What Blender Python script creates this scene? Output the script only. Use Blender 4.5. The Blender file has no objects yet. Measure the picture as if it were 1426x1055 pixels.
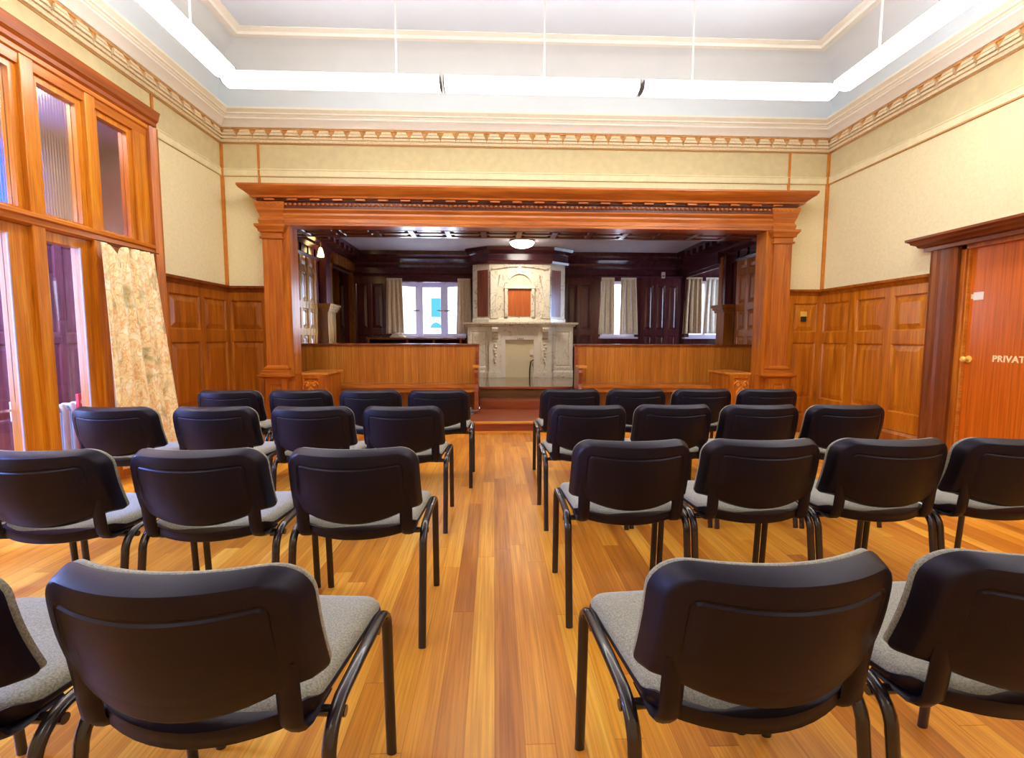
import bpy, bmesh, math, random
from mathutils import Vector, Matrix
random.seed(7)
PI = math.pi
scn = bpy.context.scene
col = scn.collection

# ------------------------------------------------------------------ camera
F, YAW, PITCH, ROLL, HC = 673.28, .0367, .0852, .0027, 1.17
W, H = 1426, 1055
cam = bpy.data.cameras.new('camera'); camo = bpy.data.objects.new('camera', cam); col.objects.link(camo)
fw = Vector((math.sin(YAW)*math.cos(PITCH), math.cos(YAW)*math.cos(PITCH), -math.sin(PITCH)))
rt = Vector((math.cos(YAW), -math.sin(YAW), 0)); up = rt.cross(fw)
r2 = rt*math.cos(ROLL)+up*math.sin(ROLL); u2 = up*math.cos(ROLL)-rt*math.sin(ROLL)
M = Matrix((r2, u2, -fw)).transposed().to_4x4(); M.translation = Vector((0, 0, HC))
camo.matrix_world = M
cam.sensor_fit = 'HORIZONTAL'; cam.sensor_width = 36; cam.lens = F/W*36
cam.clip_start = .02; cam.clip_end = 200
scn.camera = camo

# room dimensions
XL, XR, YB, YF = -3.163, 4.055, 5.912, -3.2
ZC = 4.36

# ------------------------------------------------------------------ materials
def srgb(r, g, b):
    f = lambda c: (c/255/12.92 if c/255 <= .04045 else ((c/255+.055)/1.055)**2.4)
    return (f(r), f(g), f(b), 1)
def newmat(name):
    m = bpy.data.materials.new(name); m.use_nodes = True
    nt = m.node_tree; b = nt.nodes['Principled BSDF']
    return m, nt, b
def N(nt, t, **kw):
    n = nt.nodes.new(t)
    for k, v in kw.items():
        if k in n.inputs: n.inputs[k].default_value = v
        else: setattr(n, k, v)
    return n
def L(nt, a, b): nt.links.new(a, b)
def coords(nt, scale=(1, 1, 1), rot=(0, 0, 0)):
    tc = N(nt, 'ShaderNodeTexCoord'); mp = N(nt, 'ShaderNodeMapping')
    mp.inputs['Scale'].default_value = scale; mp.inputs['Rotation'].default_value = rot
    L(nt, tc.outputs['Object'], mp.inputs['Vector']); return mp.outputs['Vector']
def ramp(nt, stops):
    r = N(nt, 'ShaderNodeValToRGB'); e = r.color_ramp.elements
    e[0].position, e[0].color = stops[0]; e[1].position, e[1].color = stops[-1]
    for p, c in stops[1:-1]:
        k = e.new(p); k.color = c
    return r
def bump(nt, b, src, strength=.1, dist=.01):
    bp = N(nt, 'ShaderNodeBump'); bp.inputs['Strength'].default_value = strength; bp.inputs['Distance'].default_value = dist
    L(nt, src, bp.inputs['Height']); L(nt, bp.outputs['Normal'], b.inputs['Normal'])
def plain(name, c, rough=.5, metal=0, noise=.0, nscale=30, bmp=0, coat=0, emit=0, spec=.5):
    m, nt, b = newmat(name)
    b.inputs['Roughness'].default_value = rough; b.inputs['Metallic'].default_value = metal
    b.inputs['Specular IOR Level'].default_value = spec
    b.inputs['Coat Weight'].default_value = coat
    v = coords(nt)
    n = N(nt, 'ShaderNodeTexNoise'); n.inputs['Scale'].default_value = nscale; n.inputs['Detail'].default_value = 4
    L(nt, v, n.inputs['Vector'])
    lo = tuple(x*(1-noise) for x in c[:3])+(1,); hi = tuple(min(1, x*(1+noise)) for x in c[:3])+(1,)
    r = ramp(nt, [(.3, lo), (.7, hi)]); L(nt, n.outputs['Fac'], r.inputs['Fac'])
    L(nt, r.outputs['Color'], b.inputs['Base Color'])
    if bmp: bump(nt, b, n.outputs['Fac'], bmp, .004)
    if emit:
        b.inputs['Emission Color'].default_value = c; b.inputs['Emission Strength'].default_value = emit
    return m
def wood(name, dark, mid, light, axis='z', rough=.35, board=None, scale=1.0, coat=.15):
    m, nt, b = newmat(name)
    b.inputs['Roughness'].default_value = rough; b.inputs['Coat Weight'].default_value = coat
    b.inputs['Coat Roughness'].default_value = .15
    s = [9*scale]*3; s['xyz'.index(axis)] = .7*scale
    v = coords(nt, s)
    n = N(nt, 'ShaderNodeTexNoise'); n.inputs['Scale'].default_value = 1.6; n.inputs['Detail'].default_value = 7
    n.inputs['Distortion'].default_value = .6; n.inputs['Roughness'].default_value = .6
    L(nt, v, n.inputs['Vector'])
    fac = n.outputs['Fac']
    if board:
        ax, w = board
        tc = N(nt, 'ShaderNodeTexCoord'); sp = N(nt, 'ShaderNodeSeparateXYZ'); L(nt, tc.outputs['Object'], sp.inputs[0])
        d = N(nt, 'ShaderNodeMath', operation='DIVIDE'); L(nt, sp.outputs['XYZ'.index(ax.upper())], d.inputs[0]); d.inputs[1].default_value = w
        fl = N(nt, 'ShaderNodeMath', operation='FLOOR'); L(nt, d.outputs[0], fl.inputs[0])
        wn = N(nt, 'ShaderNodeTexWhiteNoise', noise_dimensions='1D'); L(nt, fl.outputs[0], wn.inputs['W'])
        mx = N(nt, 'ShaderNodeMix'); mx.inputs['Factor'].default_value = .2
        L(nt, fac, mx.inputs['A']); L(nt, wn.outputs['Value'], mx.inputs['B']); fac = mx.outputs['Result']
        fr = N(nt, 'ShaderNodeMath', operation='FRACT'); L(nt, d.outputs[0], fr.inputs[0])
        lt = N(nt, 'ShaderNodeMath', operation='GREATER_THAN'); L(nt, fr.outputs[0], lt.inputs[0]); lt.inputs[1].default_value = .05
    r = ramp(nt, [(.25, dark), (.5, mid), (.78, light)]); L(nt, fac, r.inputs['Fac'])
    s2 = [160*scale]*3; s2['xyz'.index(axis)] = 3*scale
    v2 = coords(nt, s2); n2 = N(nt, 'ShaderNodeTexNoise'); n2.inputs['Scale'].default_value = 1; n2.inputs['Detail'].default_value = 2
    L(nt, v2, n2.inputs['Vector'])
    r2_ = ramp(nt, [(.3, (.72, .72, .72, 1)), (.6, (1.06, 1.06, 1.06, 1))]); L(nt, n2.outputs['Fac'], r2_.inputs['Fac'])
    mu = N(nt, 'ShaderNodeMix', data_type='RGBA', blend_type='MULTIPLY'); mu.inputs['Factor'].default_value = 1
    L(nt, r.outputs['Color'], mu.inputs['A']); L(nt, r2_.outputs['Color'], mu.inputs['B'])
    out = mu.outputs['Result']
    if board:
        m2 = N(nt, 'ShaderNodeMix', data_type='RGBA'); m2.inputs['A'].default_value = tuple(x*.8 for x in dark[:3])+(1,)
        L(nt, lt.outputs[0], m2.inputs['Factor']); L(nt, out, m2.inputs['B']); out = m2.outputs['Result']
    L(nt, out, b.inputs['Base Color'])
    bump(nt, b, n2.outputs['Fac'], .08, .002)
    return m

def lin(r, g, b): return srgb(r, g, b)
def lw(r, g, b): return srgb(min(255, r*1.03), g*1.24+9, b*1.05+2)
OAK = dict(dark=lw(128, 44, 8), mid=lw(176, 72, 16), light=lw(208, 100, 28))
M_oak_z = wood('orange_oak_upright', axis='z', **OAK)
M_oak_x = wood('orange_oak_across', axis='x', **OAK)
M_oak_y = wood('orange_oak_lengthwise', axis='y', **OAK)
ENT = dict(dark=lw(134, 48, 16), mid=lw(176, 72, 28), light=lw(204, 98, 44))
M_ent_x = wood('red_oak_across', axis='x', **ENT)
M_ent_z = wood('red_oak_upright', axis='z', **ENT)
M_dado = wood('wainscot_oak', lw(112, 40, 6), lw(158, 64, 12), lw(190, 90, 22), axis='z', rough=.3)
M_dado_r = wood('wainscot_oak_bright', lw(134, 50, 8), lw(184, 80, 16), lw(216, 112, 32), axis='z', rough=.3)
M_door = wood('door_veneer', lin(192, 90, 12), lin(206, 101, 18), lin(214, 111, 26), axis='z', rough=.25, scale=.6)
M_mahog = wood('mahogany_frame', lw(84, 24, 12), lw(124, 44, 22), lw(150, 62, 34), axis='z', rough=.3)
M_mahog_y = wood('mahogany_head', lw(84, 24, 14), lw(116, 40, 22), lw(140, 56, 34), axis='y', rough=.3)
M_part_z = wood('screen_oak_upright', lw(150, 60, 8), lw(196, 88, 18), lw(224, 120, 36), axis='z', rough=.3)
M_part_y = wood('screen_oak_across', lw(140, 54, 10), lw(186, 78, 20), lw(214, 106, 36), axis='y', rough=.3)
M_part_head = wood('screen_head_oak', lw(116, 36, 12), lw(150, 54, 20), lw(178, 74, 30), axis='y', rough=.35)
M_bench = wood('bench_boards', lin(162, 92, 20), lin(194, 119, 36), lin(212, 142, 54), axis='z', rough=.35, board=('x', .105))
M_seat = wood('bench_seat_oak', lin(150, 80, 24), lin(190, 110, 40), lin(216, 142, 64), axis='x', rough=.25)
M_step = wood('step_oak', lin(112, 44, 22), lin(146, 66, 32), lin(168, 88, 46), axis='x', rough=.3)
M_nosing = wood('worn_nosing', lin(176, 96, 24), lin(212, 132, 46), lin(230, 160, 72), axis='x', rough=.35)
M_dark_z = wood('dark_walnut_upright', lin(62, 28, 38), lin(88, 42, 46), lin(112, 58, 52), axis='z', rough=.22)
M_dark_x = wood('dark_walnut_across', lin(56, 26, 42), lin(78, 38, 48), lin(100, 52, 54), axis='x', rough=.2)
M_dark_y = wood('dark_walnut_lengthwise', lin(56, 26, 42), lin(78, 38, 48), lin(100, 52, 54), axis='y', rough=.2)
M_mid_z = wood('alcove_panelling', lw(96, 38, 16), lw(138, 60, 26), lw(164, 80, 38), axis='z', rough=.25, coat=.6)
M_mid_r = wood('alcove_panelling_room_lit', lw(122, 48, 16), lw(158, 70, 26), lw(182, 90, 36), axis='z', rough=.35, coat=.1)  # lighter orange paints in the warm room light on the right-hand panels
M_soffit = wood('soffit_walnut', lin(64, 24, 20), lin(92, 38, 30), lin(112, 52, 40), axis='x', rough=.3)

def floor_mat():
    m, nt, b = newmat('strip_floor')
    tc = N(nt, 'ShaderNodeTexCoord'); sp = N(nt, 'ShaderNodeSeparateXYZ'); L(nt, tc.outputs['Object'], sp.inputs[0])
    def mth(op, a, b_=None):
        k = N(nt, 'ShaderNodeMath', operation=op)
        for i_, q in enumerate((a, b_)):
            if q is None: continue
            if isinstance(q, (int, float)): k.inputs[i_].default_value = q
            else: L(nt, q, k.inputs[i_])
        return k.outputs[0]
    xr = mth('DIVIDE', sp.outputs['X'], .088); row = mth('FLOOR', xr); fx = mth('FRACT', xr)
    w1 = N(nt, 'ShaderNodeTexWhiteNoise', noise_dimensions='1D'); L(nt, row, w1.inputs['W'])
    yr = mth('ADD', mth('DIVIDE', sp.outputs['Y'], 1.35), mth('MULTIPLY', w1.outputs['Value'], 7.0)); cl = mth('FLOOR', yr); fy = mth('FRACT', yr)
    cb = N(nt, 'ShaderNodeCombineXYZ'); L(nt, row, cb.inputs[0]); L(nt, cl, cb.inputs[1])
    w2 = N(nt, 'ShaderNodeTexWhiteNoise', noise_dimensions='2D'); L(nt, cb.outputs[0], w2.inputs['Vector'])
    seam = mth('MAXIMUM', mth('LESS_THAN', fx, .018), mth('LESS_THAN', fy, .0018))
    ad = N(nt, 'ShaderNodeVectorMath', operation='MULTIPLY_ADD'); L(nt, w2.outputs['Color'], ad.inputs[0]); ad.inputs[1].default_value = (9, 9, 9); L(nt, coords(nt, (16, .9, 1)), ad.inputs[2])
    n = N(nt, 'ShaderNodeTexNoise'); n.inputs['Scale'].default_value = 1.5; n.inputs['Detail'].default_value = 6; n.inputs['Distortion'].default_value = .15
    L(nt, ad.outputs[0], n.inputs['Vector'])
    mx = N(nt, 'ShaderNodeMix'); mx.inputs['Factor'].default_value = .42
    L(nt, n.outputs['Fac'], mx.inputs['A']); L(nt, w2.outputs['Value'], mx.inputs['B'])
    r = ramp(nt, [(.2, lin(172, 98, 20)), (.42, lin(208, 130, 32)), (.62, lin(230, 156, 46)), (.82, lin(246, 186, 70))])
    L(nt, mx.outputs['Result'], r.inputs['Fac'])
    g2 = coords(nt, (130, 2.5, 1)); n2 = N(nt, 'ShaderNodeTexNoise'); n2.inputs['Scale'].default_value = 1; n2.inputs['Detail'].default_value = 3
    L(nt, g2, n2.inputs['Vector'])
    rr = ramp(nt, [(.32, (.78, .74, .68, 1)), (.62, (1.05, 1.05, 1.05, 1))]); L(nt, n2.outputs['Fac'], rr.inputs['Fac'])
    mu = N(nt, 'ShaderNodeMix', data_type='RGBA', blend_type='MULTIPLY'); mu.inputs['Factor'].default_value = 1
    L(nt, r.outputs['Color'], mu.inputs['A']); L(nt, rr.outputs['Color'], mu.inputs['B'])
    # seam lines
    mm = N(nt, 'ShaderNodeMix', data_type='RGBA', blend_type='MULTIPLY'); L(nt, mu.outputs['Result'], mm.inputs['A'])
    mm.inputs['B'].default_value = (.6, .5, .42, 1); L(nt, seam, mm.inputs['Factor'])
    L(nt, mm.outputs['Result'], b.inputs['Base Color'])
    n3 = N(nt, 'ShaderNodeTexNoise'); n3.inputs['Scale'].default_value = 2.2; n3.inputs['Detail'].default_value = 5
    L(nt, coords(nt), n3.inputs['Vector'])
    r3 = ramp(nt, [(.3, (.34, .34, .34, 1)), (.7, (.48, .48, .48, 1))]); L(nt, n3.outputs['Fac'], r3.inputs['Fac'])
    L(nt, r3.outputs['Color'], b.inputs['Roughness'])
    b.inputs['Coat Weight'].default_value = .08; b.inputs['Coat Roughness'].default_value = .3
    bump(nt, b, n2.outputs['Fac'], .05, .002)
    return m
M_floor = floor_mat()
M_wall = plain('cream_wallpaper', lin(230, 217, 172), .75, noise=.05, nscale=45, bmp=.25)
M_wall_hi = plain('cream_upper_wall', lin(230, 218, 174), .75, noise=.06, nscale=12, bmp=.15)
M_white = plain('white_ceiling_paint', lin(204, 214, 228), .8, noise=.015, nscale=4)
M_cove = plain('white_cove_paint', lin(216, 223, 228), .8, noise=.015, nscale=4)
M_corn = plain('cream_cornice_paint', lin(230, 225, 208), .6, noise=.03, nscale=20)
M_corn_w = plain('ivory_cornice_paint', lin(234, 232, 224), .6, noise=.02, nscale=20)
M_frz = plain('ochre_frieze_ground', lin(200, 146, 84), .7, noise=.25, nscale=25)
M_carve = plain('cream_frieze_carving', lin(228, 208, 170), .7, noise=.12, nscale=60, bmp=.4)
M_strip = plain('orange_timber_strip', lin(200, 122, 34), .5, noise=.15, nscale=15)
M_tan = plain('tan_rail_edge', lin(186, 138, 76), .6, noise=.1)
M_plastic = plain('black_chair_plastic', lin(17, 12, 22), .44, noise=.1, nscale=300, bmp=.06, spec=.34)
M_plastic.node_tree.nodes['Principled BSDF'].inputs['Specular Tint'].default_value = (.75, .72, 1, 1)
M_steel = plain('black_enamelled_steel', lin(36, 28, 32), .25, noise=.05, coat=.3)
def fabric_mat(name, c):
    m, nt, b = newmat(name)
    b.inputs['Roughness'].default_value = .9; b.inputs['Sheen Weight'].default_value = .3
    v = coords(nt, (1, 1, 1)); n = N(nt, 'ShaderNodeTexNoise'); n.inputs['Scale'].default_value = 260; n.inputs['Detail'].default_value = 3
    L(nt, v, n.inputs['Vector'])
    r = ramp(nt, [(.35, tuple(x*.62 for x in c[:3])+(1,)), (.65, tuple(min(1, x*1.22) for x in c[:3])+(1,))])
    L(nt, n.outputs['Fac'], r.inputs['Fac']); L(nt, r.outputs['Color'], b.inputs['Base Color'])
    bump(nt, b, n.outputs['Fac'], .4, .002); return m
M_fabric = fabric_mat('grey_woven_fabric', lin(140, 137, 124))
def emis(name, c, s):
    m = bpy.data.materials.new(name); m.use_nodes = True; nt = m.node_tree; b = nt.nodes['Principled BSDF']
    b.inputs['Base Color'].default_value = c; b.inputs['Emission Color'].default_value = c; b.inputs['Emission Strength'].default_value = s
    return m
M_diff = emis('lit_diffuser', (1, .97, .93, 1), 15.0)
M_lamp = emis('lit_opal_glass', (1, .92, .8, 1), 16.0)
M_bulb = emis('lit_candle_glass', (1, .62, .25, 1), 9.0)
M_cap = plain('grey_fitting_metal', lin(120, 112, 108), .4, noise=.05)
M_rod = plain('white_rod_enamel', lin(235, 235, 235), .4)
def glass_mat(name, tint, gl=.12, reed=0, rough=.02):
    m = bpy.data.materials.new(name); m.use_nodes = True; nt = m.node_tree
    for n in list(nt.nodes): nt.nodes.remove(n)
    o = N(nt, 'ShaderNodeOutputMaterial'); t = N(nt, 'ShaderNodeBsdfTransparent'); t.inputs['Color'].default_value = tint
    g = N(nt, 'ShaderNodeBsdfGlossy'); g.inputs['Roughness'].default_value = rough; g.inputs['Color'].default_value = (1, 1, 1, 1)
    fr = N(nt, 'ShaderNodeLayerWeight'); fr.inputs['Blend'].default_value = .5
    pw = N(nt, 'ShaderNodeMath', operation='POWER'); pw.inputs[1].default_value = 5; L(nt, fr.outputs['Facing'], pw.inputs[0])
    ad = N(nt, 'ShaderNodeMath', operation='MULTIPLY_ADD'); ad.inputs[1].default_value = .6; ad.inputs[2].default_value = gl; L(nt, pw.outputs[0], ad.inputs[0])
    mx = N(nt, 'ShaderNodeMixShader'); L(nt, ad.outputs[0], mx.inputs[0])
    if reed:
        r = N(nt, 'ShaderNodeBsdfRefraction'); r.inputs['IOR'].default_value = 1.3; r.inputs['Roughness'].default_value = .22
        r.inputs['Color'].default_value = tint
        wv = N(nt, 'ShaderNodeTexWave', wave_type='BANDS', bands_direction='Y'); wv.inputs['Scale'].default_value = reed
        L(nt, coords(nt), wv.inputs['Vector'])
        bp = N(nt, 'ShaderNodeBump'); bp.inputs['Strength'].default_value = .12; bp.inputs['Distance'].default_value = .01
        L(nt, wv.outputs['Color'], bp.inputs['Height']); L(nt, bp.outputs['Normal'], r.inputs['Normal']); L(nt, bp.outputs['Normal'], g.inputs['Normal'])
        L(nt, r.outputs[0], mx.inputs[1])
    else: L(nt, t.outputs[0], mx.inputs[1])
    L(nt, g.outputs[0], mx.inputs[2]); L(nt, mx.outputs[0], o.inputs['Surface'])
    return m
M_glass = glass_mat('clear_screen_glass', (.88, .86, .97, 1), .05)
M_reed = glass_mat('reeded_screen_glass', (.85, .83, .88, 1), .06, reed=14, rough=.15)
M_obsc = glass_mat('obscured_screen_glass', (.62, .52, .56, 1), .05, reed=.01, rough=.2)
M_blue = glass_mat('blue_tinted_glass', (.12, .38, 1, 1), .02)
M_wglass = glass_mat('window_glass', (.97, .98, 1, 1), .0)
M_upvc = plain('lilac_white_frame', lin(206, 202, 226), .4, noise=.03)
def marble_mat(name, base, vein, sc=3.0):
    m, nt, b = newmat(name); b.inputs['Roughness'].default_value = .3
    v = coords(nt); n = N(nt, 'ShaderNodeTexNoise'); n.inputs['Scale'].default_value = sc; n.inputs['Detail'].default_value = 8; n.inputs['Distortion'].default_value = 2.2
    L(nt, v, n.inputs['Vector'])
    r = ramp(nt, [(.38, base), (.485, tuple(x*.93 for x in base[:3])+(1,)), (.5, vein), (.515, base), (.7, tuple(x*.9 for x in base[:3])+(1,))])
    L(nt, n.outputs['Fac'], r.inputs['Fac']); L(nt, r.outputs['Color'], b.inputs['Base Color']); return m
M_marble = marble_mat('veined_marble', lin(232, 222, 200), lin(150, 128, 104), 2.6)
M_marble2 = marble_mat('pale_marble', lin(238, 233, 214), lin(206, 190, 160), 2.0)
M_infill = plain('cream_board', lin(226, 214, 176), .6, noise=.02)
M_op = wood('overmantel_orange_panel', lin(170, 78, 28), lin(190, 98, 42), lin(204, 118, 60), axis='z', rough=.4)
M_bp = wood('overmantel_brown_panel', lin(112, 56, 36), lin(138, 74, 48), lin(156, 90, 62), axis='z', rough=.4)
M_cblack = plain('scorched_iron', lin(40, 28, 24), .6)
M_brass = plain('brass', lin(240, 200, 96), .35, metal=.1)
M_gilt = plain('gilded_carving', lin(214, 130, 36), .35, noise=.25, nscale=40)
M_chrome = plain('chrome', lin(210, 215, 230), .15, metal=1)
M_paper = plain('white_paper', lin(236, 226, 214), .7, noise=.02)
M_red = plain('red_print', lin(206, 26, 66), .4, noise=.1, nscale=8)
M_bead = plain('bead_reflection', lin(176, 158, 176), .35)  # pale tone paints the reflection along the glazing bead
M_pinkw = plain('pink_white_print', lin(244, 224, 236), .4)
M_rad = plain('pale_blue_enamel', lin(196, 222, 244), .35, noise=.03)
M_corr_w = plain('corridor_plaster', lin(196, 182, 160), .8, noise=.05)
M_corr_z = wood('corridor_purple_wood', lin(84, 52, 96), lin(116, 76, 124), lin(140, 96, 140), axis='z', rough=.25)
M_sensor = plain('pinkish_plastic', lin(226, 190, 180), .5)
M_teal = plain('teal_paint', lin(24, 104, 116), .5)
M_ext = plain('white_render', lin(240, 240, 244), .8, noise=.02)
M_drape = plain('cream_window_drape', lin(230, 218, 196), .85, noise=.08, nscale=20)
M_letter = plain('gold_lettering', lin(246, 226, 168), .4, noise=.05)
M_dkhole = plain('dark_void', lin(24, 14, 14), .9)
def curtain_mat():
    m, nt, b = newmat('patterned_gold_curtain'); b.inputs['Roughness'].default_value = .55; b.inputs['Sheen Weight'].default_value = .3
    def noise(sc, det, dist, stretch=(1, 1, 1)):
        n = N(nt, 'ShaderNodeTexNoise'); n.inputs['Scale'].default_value = sc; n.inputs['Detail'].default_value = det; n.inputs['Distortion'].default_value = dist
        L(nt, coords(nt, stretch), n.inputs['Vector']); return n.outputs['Fac']
    r = ramp(nt, [(.32, lin(244, 220, 158)), (.45, lin(253, 242, 200)), (.52, lin(236, 190, 122)), (.56, lin(252, 238, 192)), (.66, lin(255, 250, 228))])
    L(nt, noise(20, 4, .8, (1, 1, .55)), r.inputs['Fac'])
    r2_ = ramp(nt, [(.42, (1, 1, 1, 1)), (.52, lin(240, 190, 130)), (.62, (1, 1, 1, 1))]); L(nt, noise(7, 3, 1.2), r2_.inputs['Fac'])
    r3 = ramp(nt, [(.36, lin(176, 184, 158)), (.46, (1, 1, 1, 1)), (.62, (1, 1, 1, 1)), (.74, lin(226, 214, 120))]); L(nt, noise(5, 3, .6), r3.inputs['Fac'])
    a = r.outputs['Color']
    for q, f in ((r2_, .4), (r3, .7)):
        mu = N(nt, 'ShaderNodeMix', data_type='RGBA', blend_type='MULTIPLY'); mu.inputs['Factor'].default_value = f
        L(nt, a, mu.inputs['A']); L(nt, q.outputs['Color'], mu.inputs['B']); a = mu.outputs['Result']
    L(nt, a, b.inputs['Base Color'])
    return m
M_curt = curtain_mat()

# ------------------------------------------------------------------ mesh helpers
def obj(name, bm, m, parent=None, smooth=None):
    me = bpy.data.meshes.new(name)
    bmesh.ops.recalc_face_normals(bm, faces=bm.faces[:]) if bm.faces else None
    bm.to_mesh(me); bm.free()
    me.materials.append(m)
    if smooth is not None:
        for p in me.polygons: p.use_smooth = True
        me.set_sharp_from_angle(angle=math.radians(smooth))
    o = bpy.data.objects.new(name, me); col.objects.link(o)
    if parent: o.parent = parent
    return o
def tag(o, label, cat, group=None):
    o['label'] = label; o['category'] = cat
    if group: o['group'] = group
    return o
def thing(name, label, cat, loc=(0, 0, 0), group=None):
    o = bpy.data.objects.new(name, None); col.objects.link(o); o.location = loc; o.empty_display_size = .1
    return tag(o, label, cat, group)
def struct(name, bm, m, parent=None, smooth=None):
    o = obj(name, bm, m, parent, smooth); o['kind'] = 'structure'; return o
def sempty(name, loc=(0, 0, 0)):
    o = bpy.data.objects.new(name, None); col.objects.link(o); o.location = loc; o['kind'] = 'structure'; return o
def BM(): return bmesh.new()
def box(bm, x0, x1, y0, y1, z0, z1, bev=0, mat=None):
    vs = [bm.verts.new((x, y, z)) for x in (x0, x1) for y in (y0, y1) for z in (z0, z1)]
    fs = [(0, 1, 3, 2), (4, 6, 7, 5), (0, 4, 5, 1), (2, 3, 7, 6), (0, 2, 6, 4), (1, 5, 7, 3)]
    f = [bm.faces.new([vs[i] for i in q]) for q in fs]
    if mat: bmesh.ops.transform(bm, matrix=mat, verts=vs)
    if bev:
        es = list({e for q in f for e in q.edges})
        bmesh.ops.bevel(bm, geom=es, offset=bev, segments=2, affect='EDGES', profile=.7)
    return bm
def B(*a, **k): return box(BM(), *a, **k)
def sweep(bm, path, prof, closed=False, cap=True):
    """profile (d, z) swept along a plan path (x, y) with mitred corners; d is to the right of travel"""
    P = [Vector(p) for p in path]; n = len(P); rings = []
    def nrm(a, b):
        d = (b-a).normalized(); return Vector((d.y, -d.x))
    for i in range(n):
        if closed: a, b = nrm(P[i-1], P[i]), nrm(P[i], P[(i+1) % n])
        else:
            a = nrm(P[i-1], P[i]) if i > 0 else nrm(P[0], P[1])
            b = nrm(P[i], P[i+1]) if i < n-1 else a
        m = (a+b)/(1+a.dot(b))
        rings.append([bm.verts.new((P[i].x+m.x*d, P[i].y+m.y*d, z)) for d, z in prof])
    for i in range(n if closed else n-1):
        r, s = rings[i], rings[(i+1) % n]
        for j in range(len(prof)-1):
            bm.faces.new((r[j], s[j], s[j+1], r[j+1]))
    if cap and not closed:
        for r in (rings[0], rings[-1]):
            try: bm.faces.new(r)
            except Exception: pass
    return bm
def tube(bm, pts, ra, rb=None, side=(1, 0, 0), seg=12, cap=True):
    """elliptical tube; ra along `side`, rb across"""
    rb = rb or ra; P = [Vector(p) for p in pts]; S = Vector(side); rings = []
    for i, p in enumerate(P):
        t = (P[min(i+1, len(P)-1)]-P[max(i-1, 0)]).normalized()
        s = (S-t*S.dot(t))
        s = s.normalized() if s.length > 1e-4 else t.orthogonal().normalized()
        q = t.cross(s)
        rings.append([bm.verts.new(p+s*ra*math.cos(2*PI*k/seg)+q*rb*math.sin(2*PI*k/seg)) for k in range(seg)])
    for r, s in zip(rings, rings[1:]):
        for k in range(seg): bm.faces.new((r[k], r[(k+1) % seg], s[(k+1) % seg], s[k]))
    if cap: bm.faces.new(rings[0]); bm.faces.new(rings[-1])
    return bm
def lathe(bm, prof, c=(0, 0, 0), seg=24, axis='z'):
    rings = []
    for r, z in prof:
        rg = []
        for k in range(seg):
            a = 2*PI*k/seg; x, y = r*math.cos(a), r*math.sin(a)
            p = {'z': (x, y, z), 'y': (x, z, y), 'x': (z, x, y)}[axis]
            rg.append(bm.verts.new((p[0]+c[0], p[1]+c[1], p[2]+c[2])))
        rings.append(rg)
    for r, s in zip(rings, rings[1:]):
        for k in range(seg): bm.faces.new((r[k], r[(k+1) % seg], s[(k+1) % seg], s[k]))
    bm.faces.new(rings[0]); bm.faces.new(rings[-1]); return bm
def prism(bm, poly, a0, a1, axis='x'):
    """polygon in the plane across `axis`, extruded a0..a1"""
    f = {'x': lambda a, p: (a, p[0], p[1]), 'y': lambda a, p: (p[0], a, p[1]), 'z': lambda a, p: (p[0], p[1], a)}[axis]
    v0 = [bm.verts.new(f(a0, p)) for p in poly]; v1 = [bm.verts.new(f(a1, p)) for p in poly]; n = len(poly)
    bm.faces.new(v0); bm.faces.new(v1)
    for i in range(n): bm.faces.new((v0[i], v0[(i+1) % n], v1[(i+1) % n], v1[i]))
    return bm
def skin(bm, us, zs, panels, fn, d0=.03, rec=.018, field=.05):
    """panelled face. us, zs grid lines; panels = set of (i,j) cells that are raised panels; fn(u,z,d)->xyz"""
    for i in range(len(us)-1):
        for j in range(len(zs)-1):
            u0, u1, z0, z1 = us[i], us[i+1], zs[j], zs[j+1]
            def rect(ins, d):
                return [bm.verts.new(fn(u, z, d)) for u, z in ((u0+ins, z0+ins), (u1-ins, z0+ins), (u1-ins, z1-ins), (u0+ins, z1-ins))]
            if (i, j) in panels:
                mlim = min(u1-u0, z1-z0)*.3
                L_ = [rect(0, d0), rect(.010, d0-rec*.5), rect(.014, d0-rec), rect(.022, d0-rec), rect(min(field+.022, mlim), d0-rec*.25)]
                for a, b in zip(L_, L_[1:]):
                    for k in range(4): bm.faces.new((a[k], a[(k+1) % 4], b[(k+1) % 4], b[k]))
                bm.faces.new(L_[-1])
            else:
                bm.faces.new(rect(0, d0))
    return bm
def autop(bm, u0, u1, zrows, n, fn, st=.09, d0=.03, zmin=None, zmax=None, **k):
    """n equal panel columns, zrows=[(z0,z1)..]"""
    us = [u0]; w = (u1-u0-st*(n+1))/n
    for i in range(n): us += [u0+st+i*(w+st), u0+st+i*(w+st)+w]
    us += [u1]
    zs = [zmin if zmin is not None else zrows[0][0]-.1]
    for a, b in zrows: zs += [a, b]
    zs += [zmax if zmax is not None else zrows[-1][1]+.1]
    ps = {(1+2*i, 1+2*j) for i in range(n) for j in range(len(zrows))}
    return skin(bm, us, zs, ps, fn, d0, **k)
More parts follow.
